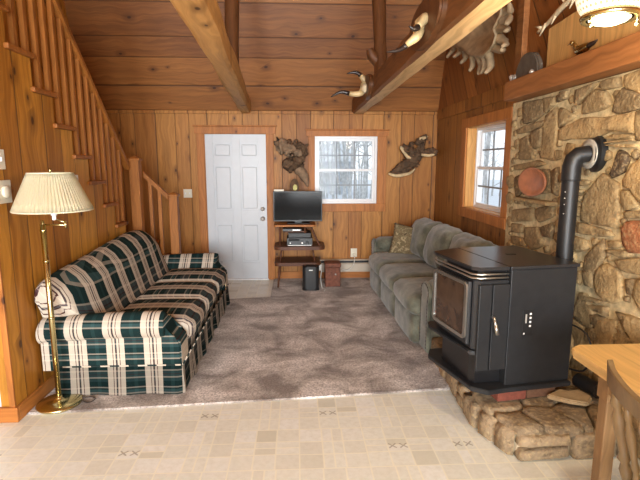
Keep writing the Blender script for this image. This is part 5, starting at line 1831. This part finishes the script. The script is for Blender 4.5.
obj('trunk', bm, m_bark, dw, smooth=True)
bm = bmesh.new()
blobtube(bm, [W8(150, 428, 6.46), W8(200, 445, 6.42), W8(260, 440, 6.39), W8(320, 425, 6.38), W8(360, 390, 6.4)], [.015, .022, .024, .02, .008], 7, .2)
obj('pale_edge', bm, m_creamedge, dw, smooth=True); bm = bmesh.new(); blobtube(bm, [W8(248, 212, 6.42), W8(275, 260, 6.39), W8(310, 300, 6.37), W8(345, 300, 6.37)], [.022, .024, .02, .01], 8, .2)
obj('pale_edge', bm, m_creamedge, dw, smooth=True); bm = bmesh.new(); blobtube(bm, [W8(395, 150, 6.39), W8(430, 145, 6.38), W8(462, 130, 6.4)], [.018, .02, .008], 9, .2)
obj('pale_edge', bm, m_creamedge, dw, smooth=True); bm = bmesh.new(); blobtube(bm, [W8(410, 275, 6.38), W8(470, 285, 6.38), W8(535, 268, 6.39)], [.016, .02, .01], 10, .2)
obj('pale_edge', bm, m_creamedge, dw, smooth=True)


def W6(u, v, y): return measure(260 + u / 6.85, 130 + v / 6.85, 1, y)


dl = thing('driftwood_mount', 'bushy grey and dark root mount with long tapering tail above the television', 'driftwood', (-.05, 6.5, 1.3), 0, 'driftwood pieces on the back wall')
bm = bmesh.new()
blobtube(bm, [W6(115, 130, 6.46), W6(150, 110, 6.44), W6(190, 130, 6.43), W6(200, 170, 6.44)], [.07, .10, .10, .07], 11, .45)
blobtube(bm, [W6(120, 85, 6.45), W6(150, 95, 6.44), W6(185, 80, 6.44)], [.035, .05, .03], 12, .45)
roughen(bm, .03, 19, 1, 3)
obj('grey_burl', bm, m_bark2, dl, smooth=True)
bm = bmesh.new()
ringp = [W6(258 + 52 * math.cos(a), 155 + 52 * math.sin(a), 6.43) for a in [2 * PI * k / 10 for k in range(11)]]
blobtube(bm, ringp, [.035, .03, .04, .03, .035, .045, .035, .03, .04, .035, .035], 13, .4)
blobtube(bm, [W6(155, 235, 6.45), W6(200, 230, 6.43), W6(250, 225, 6.43), W6(300, 215, 6.45)], [.04, .08, .085, .05], 14, .5)
blobtube(bm, [W6(200, 260, 6.44), W6(235, 262, 6.44)], [.05, .045], 15, .4)
blobtube(bm, [W6(240, 110, 6.42), W6(243, 80, 6.42), W6(245, 70, 6.42)], [.025, .02, .015], 16, .3)
blobtube(bm, [W6(305, 130, 6.42), W6(320, 105, 6.42), W6(325, 98, 6.42)], [.02, .018, .01], 17, .3)
roughen(bm, .024, 22, 1, 5)
obj('dark_root', bm, m_bark, dl, smooth=True)
bm = bmesh.new()
blobtube(bm, [W6(255, 265, 6.46), W6(285, 290, 6.45), W6(310, 335, 6.45), W6(328, 388, 6.46)], [.065, .07, .05, .008], 18, .15)
obj('tail', bm, m_bark2, dl, smooth=True)
bm = bmesh.new(); blobtube(bm, [W6(235, 160, 6.46), W6(285, 155, 6.46)], [.06, .06], 19, .3); obj('centre', bm, m_bark2, dl, smooth=True)

# ------------------------------------------------------------------ dining table and chair
dt = thing('dining_table', 'varnished light pine dining table at the right edge', 'table', (1.5, 1.4, 0))
tx0, tx1, ty0_, ty1_ = 1.306, 1.86, .55, 2.12
bm = bmesh.new(); add_prism(bm, oval(tx0, tx1, ty0_, ty1_, .055), 2, .708, .75)
bmesh.ops.bevel(bm, geom=[e for e in bm.edges if abs(e.verts[0].co.z - e.verts[1].co.z) < 1e-5], offset=.009, segments=3, affect='EDGES')
obj('tabletop', bm, m_table, dt, smooth=True, angle=40)
bm = bmesh.new()
for (a, b_, c, d_) in ((1.385, 1.75, 1.92, 1.945), (1.385, 1.75, .72, .745), (1.36, 1.385, .745, 1.92), (1.75, 1.775, .745, 1.92)): add_box(bm, a, b_, c, d_, .62, .7075)
obj('apron', bm, m_tleg, dt)
for x in (1.392, 1.76):
    for y in (.76, 1.91):
        bm = bmesh.new()
        add_box(bm, x - .035, x + .035, y - .035, y + .035, .58, .7075)
        add_box(bm, x - .03, x + .03, y - .03, y + .03, .0008, .58, None, .006)
        obj('leg', bm, m_tleg, dt)

_chair = None
ch = thing('dining_chair', 'brown spindle back wooden chair pushed up to the dining table', 'chair', (1.2, 1.2, 0))
CY0, CY1 = 1.02, 1.475
cyc = (CY0 + CY1) / 2
# crest rail: curved band
bm = bmesh.new()
n = 16; rows = []
for i in range(n + 1):
    t = i / n; y = CY0 - .02 + (CY1 + .02 - CY0 + .02) * t
    s = 2 * t - 1
    x = 1.05 - .045 * (1 - s * s) + .012
    zt = .946 - .028 * (1 - abs(s)) ** 1 * .3 - (.02 * (1 - s * s)) + .012 * (abs(s) > .97)
    zb = .865 - .012 * (1 - s * s)
    rows.append([bm.verts.new((x - .011, y, zb)), bm.verts.new((x + .011, y, zb)), bm.verts.new((x + .011 - .008, y, zt)), bm.verts.new((x - .011 - .008, y, zt))])
for r0, r1 in zip(rows, rows[1:]):
    for i in range(4): bm.faces.new((r0[i], r0[(i + 1) % 4], r1[(i + 1) % 4], r1[i]))
bm.faces.new(rows[0]); bm.faces.new(list(reversed(rows[-1])))
bmesh.ops.bevel(bm, geom=list(bm.edges), offset=.003, segments=1, affect='EDGES')
obj('crest_rail', bm, m_chair, ch, smooth=True, angle=40)


def turned(bm, p, q, R0, prof):
    p, q = Vector(p), Vector(q)
    pts = [p.lerp(q, t) for t, _ in prof]
    add_tube(bm, pts, [R0 * s for _, s in prof], 14)


POST = [(0, .75), (.1, .8), (.22, 1.0), (.3, 1.25), (.36, .75), (.4, 1.3), (.45, .8), (.6, 1.15), (.75, 1.25), (.82, .7), (.86, 1.2), (.92, .8), (1, .7)]
for y in (CY0 + .02, CY1 - .02):
    bm = bmesh.new(); turned(bm, (1.13, y - (.03 if y > 1.2 else -.03), .455), (1.052, y, .875), .017, POST); obj('back_post', bm, m_chair, ch, smooth=True)
SPN = [(0, .7), (.15, .8), (.3, 1.2), (.4, .7), (.44, 1.1), (.5, .8), (.7, 1.3), (.82, .7), (.86, 1.0), (1, .6)]
for k in range(4):
    y = CY0 + .02 + (CY1 - CY0 - .04) * (k + 1) / 5
    s = 2 * (k + 1) / 5 - 1
    bm = bmesh.new(); turned(bm, (1.12, cyc + (y - cyc) * .85, .455), (1.062 - .045 * (1 - s * s), y, .868), .012, SPN); obj('spindle', bm, m_chair, ch, smooth=True)
bm = bmesh.new(); add_prism(bm, oval(1.09, 1.52, CY0 + .0, CY1 - .0, .08), 2, .425, .458)
bmesh.ops.bevel(bm, geom=[e for e in bm.edges if abs(e.verts[0].co.z - e.verts[1].co.z) < 1e-5], offset=.01, segments=2, affect='EDGES')
obj('seat', bm, m_chair, ch, smooth=True, angle=40)
LEG = [(0, .6), (.12, .8), (.3, 1.2), (.4, .8), (.44, 1.2), (.5, .9), (.8, 1.15), (1, .8)]
for sx, xx in ((1.14, 1.09), (1.46, 1.50)):
    for sy, yy in ((CY0 + .06, CY0 + .01), (CY1 - .06, CY1 - .01)):
        bm = bmesh.new(); turned(bm, (xx, yy, .0008), (sx, sy, .426), .02, LEG); obj('leg', bm, m_chair, ch, smooth=True)
for yy in (CY0 + .03, CY1 - .03):
    bm = bmesh.new(); add_tube(bm, [(1.11, yy, .18), (1.3, yy, .18), (1.485, yy, .18)], [.008, .012, .008], 10); obj('stretcher', bm, m_chair, ch, smooth=True)
bm = bmesh.new(); add_tube(bm, [(1.3, CY0 + .03, .18), (1.3, CY1 - .03, .18)], .009, 10); obj('stretcher', bm, m_chair, ch, smooth=True)

ch.location.x += .016; ch.location.y -= .01; ch.location.z = 0
# ------------------------------------------------------------------ outdoors
bm = bmesh.new(); add_box(bm, -60, 60, -60, 60, -.5, -.42)
tag(obj('snow_ground', bm, m_snow), 'snow covered ground outside the windows', 'snow', kind='stuff')


def tree_mesh(seed):
    r = random.Random(seed); bm = bmesh.new()
    H = r.uniform(7, 9)
    def br(p, d, L, rad, lev):
        n = 4; pts = [p]; q = p.copy(); dd = d.copy()
        for i in range(n):
            dd = (dd + Vector((r.uniform(-.15, .15), r.uniform(-.15, .15), r.uniform(-.02, .12)))).normalized()
            q = q + dd * L / n; pts.append(q.copy())
        add_tube(bm, pts, [rad * (1 - .8 * i / n) for i in range(n + 1)], 6 if lev == 0 else 4)
        if lev < 2:
            for i in range(9 if lev == 0 else 4):
                t = r.uniform(.12 if lev == 0 else .3, .95); k = min(int(t * n), n - 1)
                b = pts[k].lerp(pts[k + 1], t * n - k)
                a = r.uniform(0, 2 * PI)
                br(b, Vector((math.cos(a), math.sin(a), r.uniform(.3, .9))).normalized(), L * r.uniform(.2, .35), rad * .3, lev + 1)
    br(Vector((0, 0, 0)), Vector((0, 0, 1)), H, r.uniform(.045, .08), 0)
    me = bpy.data.meshes.new('bare_tree')
    bm.to_mesh(me); bm.free(); me.materials.append(m_trunk)
    return me


tms = [tree_mesh(s) for s in (1, 2, 3, 4)]
rt = random.Random(3)
for i in range(46):
    y = rt.uniform(14, 34); cx = .105 * y
    o = bpy.data.objects.new('bare_tree', tms[i % 4]); COL.objects.link(o)
    o.location = (cx + (-.10 + .22 * ((i * .618) % 1)) * y, y, -.42); o.rotation_euler = (0, 0, rt.uniform(0, 6))
    tag(o, 'bare grey tree in the snow seen through the back window', 'tree', 'bare trees behind the back window')
for i in range(14):
    x = rt.uniform(5, 16)
    o = bpy.data.objects.new('bare_tree', tms[i % 4]); COL.objects.link(o)
    o.location = (x, x * rt.uniform(2.1, 2.9), -.42); o.rotation_euler = (0, 0, rt.uniform(0, 6))
    tag(o, 'bare grey tree in the snow seen through the right hand window', 'tree', 'bare trees beyond the right window')
hs = thing('white_house', 'small white house in the snow behind the back window', 'house', (2.4, 34, -.42))
bm = bmesh.new(); add_box(bm, 1.5, 3.7, 32, 36, -.42, 1.75); obj('wall', bm, m_shed, hs)
bm = bmesh.new(); add_prism(bm, [(31.7, 1.75), (36.3, 1.75), (34, 3.0)], 0, 1.3, 3.9); obj('roof', bm, m_roofsnow, hs)
for x in (1.9, 2.9):
    bm = bmesh.new(); add_box(bm, x, x + .45, 31.94, 31.999, .4, 1.2); obj('window', bm, m_trunk, hs)

# ------------------------------------------------------------------ light
w = bpy.data.worlds.new('world'); SC.world = w; w.use_nodes = True
bg = w.node_tree.nodes['Background']
bg.inputs[0].default_value = (.86, .93, 1.0, 1); bg.inputs[1].default_value = .95


def area(name, loc, rot, sx, sy, e, col):
    l = bpy.data.lights.new(name, 'AREA'); l.shape = 'RECTANGLE'; l.size = sx; l.size_y = sy; l.energy = e; l.color = col
    o = bpy.data.objects.new(name, l); COL.objects.link(o); o.location = loc; o.rotation_euler = rot
    return o


for (a, b, c, d) in HOLES:
    area('window_daylight', ((a + b) / 2, YF - .35, (c + d) / 2), (R(90), 0, R(180) if False else 0), b - a, d - c, 290 * (b - a) * (d - c) / 3.5, (.95, .98, 1.0))
# rooms windows on right & back: skylight from outside
pt = bpy.data.lights.new('lamp_bulb', 'POINT'); pt.energy = 22; pt.color = (1, .80, .55); pt.shadow_soft_size = .09
po = bpy.data.objects.new('lamp_bulb', pt); COL.objects.link(po); po.location = (PX, PYY, PZ - .12)

SC.view_settings.view_transform = 'Standard'
SC.view_settings.look = 'None'
SC.view_settings.gamma = 1
SC.view_settings.use_curve_mapping = False
SC.view_settings.exposure = 0.58
